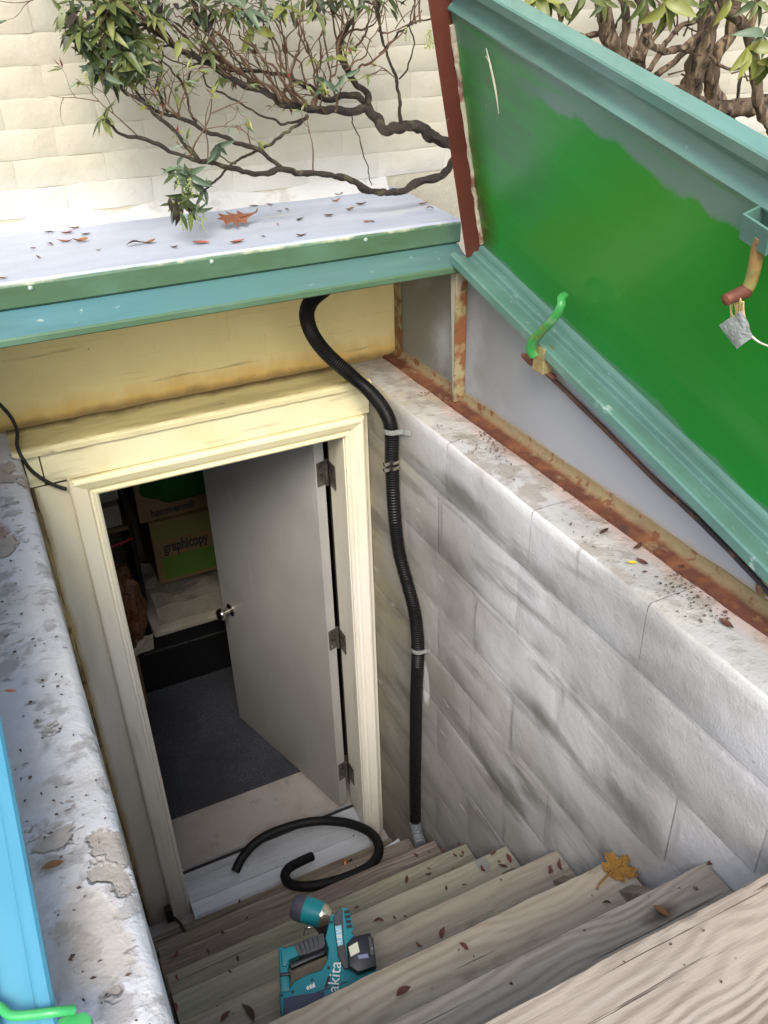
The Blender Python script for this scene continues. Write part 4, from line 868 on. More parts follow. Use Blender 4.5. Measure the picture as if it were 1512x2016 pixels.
for v in r['verts']:
    p = v.co.copy(); s = Vector((math.copysign(abs(p.x) ** .6, p.x) * .24, math.copysign(abs(p.y) ** .6, p.y) * .21, math.copysign(abs(p.z) ** .7, p.z) * .175))
    v.co = c + s * (1 + .10 * mnoise.noise(p * 2.2) + .05 * mnoise.noise(p * 5))
obj('sack_body', bm, m_bag, sk, smooth=60)
add_text('lettering', 'Sunshine', .075, m_ink, sk, (x0 + .15, Yb - .062, z1 + .26), (1, 0, 0), (0, 0, 1), .003)
bm = B(); c = Vector((.075, 1.22, .52)); r = bmesh.ops.create_icosphere(bm, subdivisions=4, radius=1)
for v in r['verts']:
    p = v.co.copy(); v.co = c + Vector((p.x * .115, p.y * .13, p.z * .23)) * (1 + .22 * mnoise.noise(p * 3.1) + .14 * mnoise.noise(p * 8))
tag(obj('amber_bag', bm, m_amber, base=(.06, 1.25, .4), smooth=30), 'crinkled shiny amber plastic bag left of the white lidded chest', 'bag')
bm = B(); box(bm, -.25, .105, 1.14, 1.60, -.046, .28, .006); tag(obj('brown_carton', bm, m_box, base=(-.05, 1.25, -.05)), 'low brown carton under the amber plastic bag', 'box')
bm = B(); rough_grid(bm, (.04, 1.10, .30), (.14, 0, .01), (.02, .10, .02), 6, 5, (0, 0, 1), .015, 14); tag(obj('paper_scrap', bm, m_lid, base=(.1, 1.12, .25)), 'crumpled white paper scrap at the corner of the black chest', 'paper')
sh_ = empty('shelf_unit', 'dark shelf of papers at the back left of the cellar', 'shelf', (-.2, 1.75, -.05))
for z in (.80, 1.12):
    bm = B(); box(bm, -.7, .23, 1.42, 1.84, z, z + .02); obj('shelf_board', bm, m_box, sh_)
for xa in (-.68, .21):
    bm = B(); box(bm, xa, xa + .02, 1.42, 1.84, -.05, 1.4); obj('upright', bm, m_black, sh_)
for k, (xa, xb, za, zb) in enumerate(((-.15, .03, .821, .95), (.04, .19, .821, .93), (-.2, .1, 1.141, 1.25), (-.05, .2, .951, 1.03))):
    bm = B(); box(bm, xa, xb, 1.43 + .01 * k, 1.8, za, zb, .006); tag(obj('paper_bundle', bm, m_cloth, base=(xa, 1.45, za)), ['tan paper bundle at the left of the lower shelf', 'tan paper bundle beside the boxes on the lower shelf', 'wide pale paper bundle on the upper shelf', 'flat paper bundle lying across the lower shelf bundles'][k], 'bundle')
bm = B(); tube(bm, [(-.3, 1.40, .72), (.1, 1.40, .74), (.22, 1.42, .75)], .008, 8, 3); tag(obj('red_pole', bm, M('red pole paint', (.30, .02, .02), .5), base=(0, 1.4, .72), smooth=60), 'thin red pole below the shelf in the dark cellar', 'pole')

# ------------------------------------------------------------------ tools on the steps
tn = Vector((-.05, -.34, .94)).normalized(); tp = Vector((.15, -1.25, 1.125))
def T(x, y, off=0.0): return onp(420 + x / 3.78, 1720 + y / 3.78, tp + tn * off, tn)
tl = empty('power_tool', 'teal cordless power tool with a D handle lying on the stairs', 'power tool', (.15, -1.25, 1.05))
def plate(name, pts, mat, top=0.0, thick=.05, bev=.005, parent=tl, seg=2):
    bm = B(); prism(bm, [T(x, y, top) for x, y in pts], -tn * thick, bev, 0, seg); return obj(name, bm, mat, parent, smooth=40)
plate('body', [(875, 300), (925, 295), (945, 480), (960, 620), (1010, 712), (1120, 720), (1200, 705), (1240, 760), (1180, 900), (900, 1010), (520, 1100), (500, 1020), (490, 880), (565, 850), (600, 800), (700, 745), (800, 715), (846, 640), (855, 560), (830, 480)], m_makteal, 0, .075, .008)
plate('rear_column', [(482, 545), (520, 535), (560, 560), (570, 650), (560, 720), (572, 800), (575, 880), (500, 885), (492, 740)], m_makteal, .004, .05, .008)
plate('column_ring', [(494, 735), (572, 730), (574, 756), (496, 762)], m_makblack, .009, .052, .004)
plate('grip', [(498, 552), (600, 520), (700, 480), (820, 435), (838, 530), (800, 560), (700, 598), (640, 612), (600, 560)], m_makdark, .006, .045, .010)
plate('grip_patch', [(500, 560), (600, 533), (640, 606), (560, 645), (545, 690), (510, 690)], m_makteal, .0085, .045, .006)
plate('trigger', [(562, 670), (690, 612), (840, 560), (828, 600), (700, 652), (580, 706)], m_makblack, -.008, .025, .006)
plate('spine', [(893, 320), (945, 240), (962, 262), (972, 470), (988, 560), (1008, 704), (975, 706), (930, 610), (912, 470)], m_makdark, .012, .06, .006)
plate('spine_edge', [(945, 250), (1000, 255), (1032, 330), (1042, 410), (1030, 445), (1060, 470), (1000, 520), (1012, 690), (990, 690), (975, 560), (962, 470)], m_makteal, .008, .07, .006)
for k in range(4):
    bm = B(); prism(bm, [T(*q_, .0105) for q_ in ((972 + k * 6, 275 + k * 36), (1010 + k * 7, 270 + k * 36), (1014 + k * 7, 292 + k * 36), (976 + k * 6, 297 + k * 36))], -tn * .006)
    obj('vent', bm, m_makblack, tl)
plate('sticker', [(905, 392), (953, 380), (966, 528), (925, 540)], m_makblue, .0135, .003, .0008)
for k, s in enumerate('BL36'): 
    if k < 3: add_text('lettering', '18V'[k], .016, m_makwhite, tl, T(938, 505 - k * 40, .0145), T(936, 400) - T(942, 520), -(T(960, 450) - T(910, 455)), .0004)
add_text('lettering', 'makita', .036, m_makwhite, tl, T(900, 815, .0015), T(912, 700) - T(890, 930), -(T(1000, 800) - T(900, 815)), .0006, sx=.92)
for k in range(3):
    bm = B(); prism(bm, [T(*q_, .0012) for q_ in ((690 + k * 22, 850 - k * 10), (704 + k * 22, 830 - k * 12), (716 + k * 22, 858 - k * 8), (700 + k * 20, 866 - k * 7))], -tn * .001)
    obj('white_flash', bm, m_makwhite, tl)
for k in range(3):
    bm = B(); prism(bm, [T(*q_, .0012) for q_ in ((826 + k * 12, 850 - k * 14), (850 + k * 6, 770 - k * 8), (858 + k * 6, 775 - k * 8), (836 + k * 12, 864 - k * 12))], -tn * .001)
    obj('side_slot', bm, m_makblack, tl)
plate('foot', [(520, 925), (600, 905), (830, 870), (820, 960), (560, 1060), (525, 1060)], M('slate tool plastic', (.05, .055, .10), .5), .004, .06, .006)
for x, y in ((508, 905), (590, 880), (735, 790), (858, 700), (880, 360), (905, 960)):
    bm = B(); lathe(bm, T(x, y, .0005), tn, [(0, .0032), (.0012, .0028), (.0013, .0012), (.0004, .001)], 10); obj('screw', bm, m_makblack, tl, smooth=40)
for k in range(5): plate('grip_rib', [(632 + k * 34, 520 - k * 13), (640 + k * 34, 517 - k * 13), (668 + k * 30, 592 - k * 13), (660 + k * 30, 595 - k * 13)], m_makblack, .0075, .003, .0006)
plate('seam', [(520, 1016), (700, 905), (1000, 800), (1002, 806), (702, 912), (522, 1024)], m_makblack, .0006, .002, .0002)
bt = plate('battery', [(1040, 462), (1160, 432), (1192, 470), (1218, 690), (1080, 735), (1012, 690), (994, 520)], m_makblack, .030, .075, .010)
plate('battery_rib', [(1150, 470), (1178, 464), (1198, 600), (1172, 606)], M('worn black plastic', (.05, .05, .055), .45, layers=[dict(col=(.6, .6, .6), scale=90, lo=.62, hi=.68, amt=.8)]), .0325, .004, .001)
plate('battery_label', [(1005, 545), (1072, 505), (1090, 582), (1022, 620)], m_maklabel, .0312, .002, .0005)
plate('battery_latch', [(1072, 605), (1150, 592), (1160, 625), (1080, 636)], M('lilac grey plastic', (.22, .23, .38), .5), .034, .006, .002)
# compact impact driver standing on the step below
idr = empty('impact_driver', 'teal impact driver with a silver nose standing behind the power tool', 'power tool', (.22, -1.0, TR[3][1]))
pd0 = on(576, 1783, 2, 1.005); pd1 = on(652, 1806, 2, 1.000); ax = (pd1 - pd0); LEN = ax.length; ax.normalize()
bm = B(); lathe(bm, pd0, ax, [(0, .010), (.002, .026), (.012, .032), (.034, .033)], 24); obj('motor_cap', bm, M('violet grey plastic', (.06, .06, .085), .45), idr, smooth=50)
bm = B(); lathe(bm, pd0, ax, [(.034, .0325), (.060, .0325), (LEN * .78, .030)], 24); obj('barrel', bm, m_makteal, idr, smooth=40)
bm = B(); lathe(bm, pd0, ax, [(LEN * .78, .0295), (LEN * .86, .028), (LEN * .95, .020), (LEN * 1.0, .017), (LEN * 1.02, .010), (LEN * 1.10, .009), (LEN * 1.11, .004)], 24); obj('nose', bm, M('worn alloy nose', (.70, .66, .52), .25, .9), idr, smooth=40)
hd0 = pd0 + ax * .062; bm = B()
dn_ = Vector((0.03, -.02, -.10)).normalized()
tube(bm, [hd0 + dn_ * .01, hd0 + dn_ * .06, hd0 + dn_ * .115], [.024, .021, .023], 12, 4); obj('handle', bm, m_makdark, idr, smooth=60)
bm = B(); c = hd0 + dn_ * .15; box(bm, c.x - .045, c.x + .05, c.y - .038, c.y + .038, TR[3][1] + .001, TR[3][1] + .055, .008); obj('battery', bm, m_makblack, idr)
bm = B(); tube(bm, [on(598, 1842, 2, .93), on(600, 1830, 2, .935), on(612, 1826, 2, .935), on(640, 1826, 2, .94)], .0022, 6, 4); obj('belt_hook', bm, m_clampm, idr, smooth=60)

# ------------------------------------------------------------------ shrubs
def px(path, y0, y1=None):
    n = len(path); return [on(u, v, 1, y0 + ((y1 if y1 is not None else y0) - y0) * i / max(n - 1, 1)) for i, (u, v) in enumerate(path)]
def c1(pts): return [(x / 2, y / 2) for x, y in pts]
def c2(pts): return [(756 + x / 2, y / 2) for x, y in pts]
def leaf_mesh(name, w, mat, curl=.18, fold=.12, n=5):
    bm = B(); rows = []
    for i in range(n + 1):
        t = i / n; hw_ = w * math.sin(math.pi * min(t * .92 + .04, 1)) ** .85 * (1.15 - .45 * t) if 0 < i < n else .004; z = -curl * t * t + .04 * math.sin(t * 5)
        rows.append([bm.verts.new((-hw_, t, z + fold * hw_ * 2)), bm.verts.new((0, t, z)), bm.verts.new((hw_, t, z + fold * hw_ * 2))])
    for a, b in zip(rows, rows[1:]):
        for k in range(2): bm.faces.new((a[k], a[k + 1], b[k + 1], b[k]))
    me = bpy.data.meshes.new(name)
    for f in bm.faces: f.smooth = True
    bm.to_mesh(me); bm.free(); me.materials.append(mat); return me
leafA = [leaf_mesh('leaf', .14, m_leaf, c_, f_) for c_, f_ in ((.18, .25), (.35, .3), (.05, .15))]
leafB = [leaf_mesh('leaf', .20, m_leafy, c_, f_) for c_, f_ in ((.15, .2), (.3, .25))]
leafC = [leaf_mesh('leaf', .16, m_leafteal, c_, f_) for c_, f_ in ((.2, .25), (.35, .3))]
def frame(p, d, n, s):
    d = Vector(d).normalized(); n = Vector(n); x = d.cross(n)
    if x.length < 1e-4: x = d.orthogonal()
    x.normalize(); z = x.cross(d); m = Matrix((x * s, d * s, z * s)).transposed().to_4x4(); m.translation = p; return m
rl = random.Random(11)
def whorl(parent, p, d, n, size, meshes, droop=.3):
    d = Vector(d).normalized(); u = d.orthogonal().normalized(); w = d.cross(u); a0 = rl.uniform(0, 6.28)
    for k in range(n):
        a = a0 + 2.4 * k; out = u * math.cos(a) + w * math.sin(a)
        ld = (out * rl.uniform(.6, 1.1) + d * rl.uniform(.15, .8) + Vector((0, 0, -droop * rl.uniform(.4, 1.4)))).normalized()
        o = bpy.data.objects.new('leaf', rl.choice(meshes)); col.objects.link(o); o.parent = parent
        o.matrix_basis = WM[parent.name].inverted() @ frame(p - d * rl.uniform(0, .012), ld, d + Vector((0, 0, .5)), size * rl.uniform(.7, 1.2))
def raceme(bm, p, L, n=4):
    for k in range(n):
        d = Vector((rl.uniform(-.5, .5), rl.uniform(-.5, .3), -1)).normalized(); q = p.copy()
        for j in range(int(L / .0045)):
            q = q + d * .0045; d = (d + Vector((rl.uniform(-.12, .12), rl.uniform(-.12, .12), -.05))).normalized()
            r = bmesh.ops.create_icosphere(bm, subdivisions=1, radius=rl.uniform(.0014, .0026)); off = Vector((rl.uniform(-.003, .003), rl.uniform(-.003, .003), 0))
            for v in r['verts']: v.co += q + off
b1 = empty('shrub', 'dark branched evergreen shrub spreading left above the roof cover', 'shrub', (1.15, -.12, 1.95))
branches = [
    (c2([(520, 640), (295, 575), (200, 540), (130, 495), (60, 505), (0, 520)]) + c1([(1480, 470), (1440, 420)]), -.12, -.06, [.024, .019, .018, .017, .016, .016, .016, .015], 'branch'),
    (c1([(1440, 420), (1380, 440), (1300, 435), (1200, 425), (1110, 405), (1050, 370), (930, 320), (850, 270), (760, 220), (690, 180), (620, 130), (560, 80), (500, 10), (450, -60)]), -.06, -.14, [.013, .012, .0115, .011, .010, .009, .0085, .0075, .007, .0065, .006, .005, .0045, .004], 'branch'),
    (c1([(1440, 425), (1450, 380), (1400, 330), (1370, 280), (1340, 190), (1365, 110), (1400, 50), (1425, -60)]), -.06, -.08, [.011, .0105, .009, .0085, .008, .007, .006, .005], 'branch'),
    (c1([(1430, 395), (1390, 372), (1340, 378), (1300, 398), (1210, 345), (1150, 310), (1060, 290), (960, 285), (905, 282)]), -.065, -.05, [.010, .009, .0085, .008, .0075, .006, .005, .004, .003], 'branch'),
    (c2([(520, 600), (295, 620), (250, 670), (210, 700), (130, 720), (50, 760)]) + c1([(1470, 755), (1380, 710), (1270, 690), (1110, 670), (1000, 685), (900, 660), (790, 630), (700, 610), (570, 545), (490, 530), (440, 500), (415, 475)]), -.13, -.16, [.016, .013, .0125, .012, .0115, .0105, .010, .0095, .0085, .008, .0072, .0065, .006, .005, .0045, .004, .0035, .003], 'branch'),
    (c1([(1110, 665), (1030, 600), (950, 565), (880, 535), (800, 515), (730, 480), (650, 450), (600, 430), (530, 350)]), -.145, -.12, [.007, .0068, .0062, .006, .0055, .005, .0045, .004, .003], 'branch'),
    (c1([(790, 632), (760, 600), (730, 580), (680, 510), (610, 450), (560, 400), (500, 370), (445, 320), (440, 290)]), -.155, -.15, [.006, .0058, .0055, .005, .0045, .004, .0035, .003, .0025], 'branch'),
    (c1([(1205, 450), (1150, 510), (1080, 560), (1000, 600), (920, 640), (860, 700), (800, 755)]), -.08, -.16, [.0045, .0045, .0042, .004, .0035, .003, .0025], 'twig'),
    (c1([(770, 490), (740, 420), (735, 340), (680, 280), (640, 240)]), -.13, -.13, [.004, .0038, .0035, .003, .0025], 'twig'),
    (c1([(735, 340), (750, 280)]), -.13, -.13, [.003, .002], 'twig'),
    (c1([(660, 445), (620, 360), (630, 270), (640, 200)]), -.13, -.12, [.0035, .0032, .003, .002], 'twig'),
    (c1([(1210, 455), (1110, 490), (1000, 440), (880, 370), (820, 340), (800, 300)]), -.08, -.10, [.004, .0035, .003, .0027, .0025, .002], 'twig'),
    (c1([(1385, 455), (1430, 600), (1465, 730)]), -.07, -.05, [.002, .0018, .0012], 'twig'),
    (c2([(65, 485), (60, 380), (45, 290), (0, 190)]) + c1([(1490, 60), (1480, -40)]), -.09, -.12, [.0055, .005, .0045, .004, .0035, .003], 'branch'),
    (c2([(-20, 215), (60, 130), (110, 100), (180, 80), (280, 62)]), -.12, -.2, [.003, .0028, .0026, .0024, .002], 'twig'),
    (c2([(60, 310), (95, 270), (110, 190), (100, 100), (120, 20)]), -.1, -.14, [.0025, .0023, .002, .002, .0015], 'twig'),
    (c1([(930, 640), (870, 620), (850, 590)]), -.155, -.16, [.002, .0018, .0015], 'twig'),
]
BR = []
for path, ya, yb, rr, nm in branches:
    p3 = px(path, ya, yb); rr = [.86 * q for q in rr]; bm = B(); tube(bm, p3, rr, 9, 8, .6 if nm == 'branch' else .5, kink=.007 if nm == 'branch' else .009); obj(nm, bm, m_bark if nm == 'branch' else m_bark, b1, smooth=60); BR.append(p3)
# fans of thin twigs rising from the main limbs
bm = B(); tips = []
def fan(src, dst, y0, y1, r0):
    mid = ((src[0] * .55 + dst[0] * .45) + rl.uniform(-14, 14), (src[1] * .55 + dst[1] * .45) + rl.uniform(2, 22))
    p3 = px([src, mid, dst], y0, y1); tube(bm, p3, [r0, r0 * .75, r0 * .45], 6, 9, .5, kink=.014); tips.append(p3[-1]); return p3
for s, d in (((600, 210), (500, -20)), ((575, 205), (420, -30)), ((555, 200), (360, -10)), ((525, 185), (330, 10)), ((500, 165), (300, 20)), ((640, 222), (560, -20)), ((600, 210), (470, 60)), ((560, 200), (440, 70)), ((470, 145), (290, 40)), ((430, 130), (260, 60)), ((660, 220), (620, -20)), ((650, 190), (580, 10)), ((690, 160), (660, -30)), ((672, 100), (720, -20)), ((680, 140), (760, 20)), ((690, 150), (800, 60)), ((390, 112), (250, 10)), ((350, 90), (220, 80)), ((330, 75), (200, 20)), ((300, 60), (170, 50)), ((620, 215), (540, 40)), ((585, 205), (510, 30)), ((540, 190), (400, 20)), ((510, 170), (380, 40)), ((480, 150), (340, 50)), ((600, 215), (640, 20)), ((640, 200), (690, 10)), ((300, 215), (240, 110)), ((315, 120), (270, 100)), ((265, 190), (230, 150)), ((700, 100), (740, 5)), ((690, 60), (780, -20)), ((745, 60), (830, 20)), ((440, 135), (420, 60)), ((400, 115), (450, 10)), ((620, 200), (600, 60)), ((560, 190), (590, 30))):
    p3 = fan(s, d, -.07 + rl.uniform(-.03, .02), -.12 + rl.uniform(-.1, .05), rl.uniform(.0022, .0042))
    for k in range(2):
        t = rl.uniform(.3, .9); base = p3[0].lerp(p3[-1], t) + (p3[1] - p3[0].lerp(p3[-1], .5)) * (1 - abs(2 * t - 1))
        e = base + Vector((rl.uniform(-.07, .05), rl.uniform(-.06, .04), rl.uniform(.0, .10))); tube(bm, [base, base.lerp(e, .5) + Vector((0, 0, .006)), e], [.0014, .0011, .0007], 5, 3); tips.append(e)
TIPS = []
def grow(p, d, r, L, depth):
    pts = [p]; n = 4
    for k in range(n):
        d = (d + Vector((rl.uniform(-.35, .35), rl.uniform(-.15, .15), rl.uniform(-.30, .35)))).normalized(); pts.append(pts[-1] + d * L / n)
        if depth > 0 and k in (1, 2) and rl.random() < .75:
            a = rl.choice((-1, 1)) * rl.uniform(.4, .8); e = d.copy(); e.rotate(Matrix.Rotation(a, 3, 'Y')); grow(pts[-1], e, r * .65, L * rl.uniform(.45, .7), depth - 1)
    tube(bm, pts, [r, r * .9, r * .75, r * .6, r * .4], 5, 3, .5); TIPS.append((pts[-1], d.copy()))
for bi, lo, hi, n in ((1, .25, .95, 20), (2, .3, 1, 8), (3, .3, .9, 8), (5, .2, 1, 6), (6, .3, 1, 6), (4, .45, .95, 5), (13, .3, 1, 3), (14, .2, 1, 5)):
    P_ = catmull(BR[bi], 4)
    for k in range(n):
        q = P_[int((lo + (hi - lo) * rl.random()) * (len(P_) - 1))]
        up_ = rl.uniform(.3, 1.0) if bi not in (4,) else rl.uniform(-.6, .8)
        grow(q, Vector((rl.uniform(-1.0, .35), rl.uniform(-.35, .1), up_)).normalized(), rl.uniform(.0014, .0028), rl.uniform(.05, .16) if bi != 1 else rl.uniform(.08, .22), 2)
tw = obj('twigs', bm, m_twig, b1, smooth=60); tw['kind'] = 'stuff'
fb = B()
for (u, v, y, n, s, ms, dx, dz) in (
    (415, 232, 0, 0, 0, 0, 0, 0),):
    pass
def wl(u, v, y, n, s, ms, d, dr=.3): whorl(b1, on(u, v, 1, y), d, n, s, ms, dr)
for u, v, n, s, ms, d in ((206, 232, 10, .050, leafA, (-1, -.3, .6)), (428, 288, 7, .050, leafC, (.2, -.5, -.3)), (372, 345, 9, .050, leafC, (-.2, -.5, -.3)), (360, 385, 9, .052, leafA, (-.2, -.5, -.6)), (395, 365, 8, .05, leafC, (.5, -.4, -.2)), (385, 410, 8, .045, leafC, (.2, -.4, -.7)), (348, 330, 5, .045, leafC, (-.6, -.4, .2)),
    (185, 120, 10, .055, leafA, (-.5, -.5, .2)), (160, 60, 10, .055, leafA, (-.7, -.5, .3)), (205, 60, 10, .055, leafA, (-.3, -.6, .3)), (215, 20, 10, .06, leafA, (-.2, -.5, .6)), (250, 50, 9, .06, leafA, (.0, -.6, .4)), (240, 100, 9, .055, leafA, (.1, -.6, .1)), (225, 135, 9, .055, leafA, (-.2, -.6, -.3)), (190, 95, 9, .055, leafA, (-.5, -.5, -.2)), (270, 130, 8, .055, leafA, (.2, -.6, -.2)), (265, 75, 8, .06, leafA, (0, -.6, .2)), (300, 30, 8, .055, leafA, (.2, -.5, .5)), (130, 30, 6, .05, leafA, (-.9, -.4, .1)), (205, 140, 7, .05, leafC, (-.4, -.4, -.5)), (215, 5, 8, .06, leafA, (-.4, -.5, .6)), (270, 5, 8, .05, leafA, (0, -.5, .6)), (290, 110, 5, .05, leafA, (.4, -.5, -.1)),
    (280, 85, 5, .05, leafB, (0, -.6, .2)), (352, 78, 4, .045, leafB, (.3, -.7, .2)), (432, 155, 3, .05, leafA, (0, -.6, -.6)), (410, 100, 5, .045, leafA, (.2, -.6, .4)), (480, 15, 5, .05, leafC, (-.2, -.5, .5)), (525, 30, 5, .05, leafC, (.2, -.6, .5)), (500, 60, 3, .05, leafB, (0, -.7, -.3)), (640, 165, 3, .04, leafC, (0, -.7, -.6)), (680, 150, 2, .045, leafC, (.2, -.7, -.6)), (660, 115, 2, .04, leafB, (.2, -.6, .2)), (560, 10, 4, .05, leafB, (0, -.6, .5)), (400, 10, 4, .05, leafA, (.3, -.6, .4)), (620, 20, 4, .05, leafA, (.1, -.6, .4)), (700, 15, 4, .05, leafA, (.1, -.6, .3))):
    wl(u, v, -.15 + rl.uniform(-.03, .03), n, s, ms, d, .35)
for u, v, L, n in ((372, 350, .045, 4), (388, 400, .045, 5), (355, 415, .045, 3), (395, 425, .04, 3), (168, 140, .03, 3), (350, 345, .03, 2)): raceme(fb, on(u, v, 1, -.17), L, n)
obj('flower_raceme', fb, m_flower, b1)['kind'] = 'stuff'

def dense(parent, regions, mats, size):
    bm = B()
    for u0, v0, ru, rv, y0, n in regions:
        for k in range(n):
            a = rl.uniform(0, 6.28); q = math.sqrt(rl.random()); p = on(u0 + ru * q * math.cos(a), v0 + rv * q * math.sin(a), 1, y0 + rl.uniform(-.06, .06))
            d = Vector((rl.uniform(-1, .7), rl.uniform(-.8, .3), rl.uniform(-1.1, .4))).normalized(); x = d.cross(Vector((rl.uniform(-.4, .4), -.5, 1))).normalized(); s_ = size * rl.uniform(.7, 1.25); nz_ = x.cross(d)
            pts = [p, p + d * s_ * .35 + x * s_ * .13 + nz_ * s_ * .04, p + d * s_ * .7 + x * s_ * .10 - nz_ * s_ * .02, p + d * s_ - nz_ * s_ * .12, p + d * s_ * .7 - x * s_ * .10 - nz_ * s_ * .02, p + d * s_ * .35 - x * s_ * .13 + nz_ * s_ * .04]
            v = [bm.verts.new(c_) for c_ in pts]; mi = rl.randrange(len(mats))
            for f in ((0, 1, 5), (1, 2, 4, 5), (2, 3, 4)): bm.faces.new([v[j] for j in f]).material_index = mi
    o = obj('leaf_mass', bm, mats, parent, smooth=80); o['kind'] = 'stuff'
dense(b1, [(200, 40, 75, 70, -.10, 90), (235, 105, 50, 50, -.10, 50), (290, 20, 55, 40, -.08, 25), (150, 30, 30, 40, -.12, 20), (365, 375, 34, 50, -.14, 20), (560, 0, 120, 25, -.10, 60), (400, 5, 70, 25, -.10, 40), (740, 0, 60, 20, -.1, 20)], [m_leaf, m_leaf, m_leafteal, m_leafy, m_bark], .05)
bm = B(); mats_ = [m_leaf, m_leafteal, m_leafy, m_redleaf]
for p, d in TIPS:
    if rl.random() > .45: continue
    for k in range(rl.randint(2, 5)):
        e = (d + Vector((rl.uniform(-.9, .9), rl.uniform(-.9, .3), rl.uniform(-1.2, .3)))).normalized(); x = e.cross(Vector((rl.uniform(-.4, .4), -.5, 1))).normalized(); L_ = rl.uniform(.016, .036); z_ = x.cross(e)
        v = [bm.verts.new(c_) for c_ in (p, p + e * L_ * .4 + x * L_ * .14, p + e * L_ - z_ * L_ * .15, p + e * L_ * .4 - x * L_ * .14)]; bm.faces.new(v).material_index = rl.choice((0, 0, 0, 1, 1, 2, 2, 3))
obj('small_leaves', bm, mats_, b1, smooth=80)['kind'] = 'stuff'
# right shrub: shaggy trunks behind the open leaf, fresh sprays over its top corner
b2 = empty('shrub', 'shaggy trunked evergreen shrub behind the green bulkhead door', 'shrub', (1.75, -.2, 1.93))
T2 = [
    ([(1330, 330), (1310, 270), (1345, 200), (1372, 130), (1395, 60), (1412, -60)], -.15, -.25, [.055, .045, .038, .034, .030, .026]),
    ([(1400, 330), (1425, 250), (1400, 160), (1410, 110), (1440, 60), (1450, -60)], -.10, -.20, [.040, .036, .026, .022, .020, .018]),
    ([(1245, 230), (1215, 110), (1195, 60), (1180, -60)], -.2, -.25, [.030, .026, .024, .022]),
    ([(1255, 140), (1265, 90), (1275, 50), (1262, 0), (1255, -60)], -.12, -.16, [.022, .020, .018, .017, .016]),
    ([(1260, 115), (1225, 90), (1235, 40), (1220, -40)], -.18, -.22, [.016, .014, .013, .012]),
    ([(1512, 205), (1440, 218), (1400, 215), (1370, 195)], -.30, -.22, [.030, .028, .024, .018]),
    ([(1540, 280), (1512, 240), (1490, 190), (1485, 120), (1470, 60), (1430, 20), (1410, -50)], -.42, -.38, [.020, .019, .018, .017, .016, .015, .014]),
    ([(1475, 60), (1485, 20), (1505, -40)], -.38, -.4, [.013, .012, .010]),
    ([(1270, 75), (1290, 95), (1330, 100), (1365, 80), (1385, 55), (1410, 20)], -.32, -.30, [.010, .0105, .010, .010, .009, .008]),
    ([(1290, 150), (1330, 120), (1370, 85), (1390, 60)], -.22, -.26, [.010, .010, .009, .008]),
    ([(1275, 140), (1330, 60), (1375, 40), (1420, 10)], -.25, -.2, [.008, .008, .007, .006]),
    ([(1345, 175), (1310, 175), (1262, 145), (1240, 135)], -.2, -.22, [.014, .012, .008, .006]),
    ([(1195, 118), (1215, 120), (1236, 118), (1250, 90), (1258, 60)], -.38, -.3, [.006, .0065, .006, .005, .005]),
    ([(1375, 60), (1378, 20), (1390, -40)], -.3, -.3, [.006, .005, .005]),
    ([(1450, 200), (1462, 140), (1478, 100)], -.32, -.34, [.006, .005, .004]),
    ([(1240, 150), (1300, 60), (1340, 10), (1350, -40)], -.15, -.2, [.007, .006, .006, .005]),
    ([(1130, 70), (1160, 70), (1190, 62)], -.2, -.2, [.008, .008, .007]),
    ([(1110, 58), (1100, 20), (1098, -40)], -.25, -.28, [.005, .005, .004]),
    ([(1395, 110), (1420, 130), (1450, 138), (1490, 130)], -.35, -.4, [.006, .005, .004, .003]),
]
for path, ya, yb, rr in T2:
    p3 = px(path, ya, yb); bm = B(); tube(bm, p3, [.84 * q for q in rr], 12, 9, .45, kink=.006); obj('trunk' if rr[0] >= .02 else 'branch', bm, m_bark2, b2, smooth=60)
bm = B()
for k in range(46):
    u, v = rl.uniform(1170, 1500), rl.uniform(-20, 170); y = rl.uniform(-.35, -.02)
    d = (rl.uniform(-60, 60), rl.uniform(-70, 40)); p3 = px([(u, v), (u + d[0] * .5 + rl.uniform(-8, 8), v + d[1] * .5), (u + d[0], v + d[1])], y, y - .03); tube(bm, p3, [.003, .0022, .0014], 5, 3, .3)
t2 = obj('twigs', bm, m_twig, b2, smooth=60); t2['kind'] = 'stuff'
def w2(u, v, y, n, s, ms, d, dr=.4): whorl(b2, on(u, v, 1, y), d, n, s, ms, dr)
for u, v, y, n, s, ms, d in ((1080, 5, -.45, 6, .06, leafB, (0, -.6, -.2)), (1110, 25, -.45, 3, .055, leafB, (.3, -.6, -.6)), (1060, -5, -.5, 5, .06, leafB, (-.3, -.5, 0)), (1190, 5, -.4, 4, .05, leafA, (-.2, -.5, -.4)), (1270, -5, -.42, 4, .065, leafA, (0, -.6, -.4)), (1310, 5, -.42, 6, .075, leafB, (.1, -.6, -.5)), (1335, 0, -.42, 5, .07, leafA, (.3, -.6, -.4)), (1230, 5, -.4, 4, .05, leafA, (.2, -.5, -.4)), (1475, 95, -.5, 5, .07, leafB, (0, -.6, -.2)), (1505, 70, -.5, 5, .07, leafC, (-.3, -.6, 0)), (1510, 120, -.5, 5, .065, leafB, (-.3, -.6, -.5)), (1440, -5, -.45, 5, .06, leafB, (0, -.5, -.1)), (1490, 5, -.45, 5, .06, leafA, (0, -.5, -.1)), (1150, -10, -.45, 5, .06, leafA, (0, -.5, -.3)),
    (1392, 0, -.35, 5, .06, leafA, (0, -.6, -.3))):
    w2(u, v, y, n, s, ms, d)
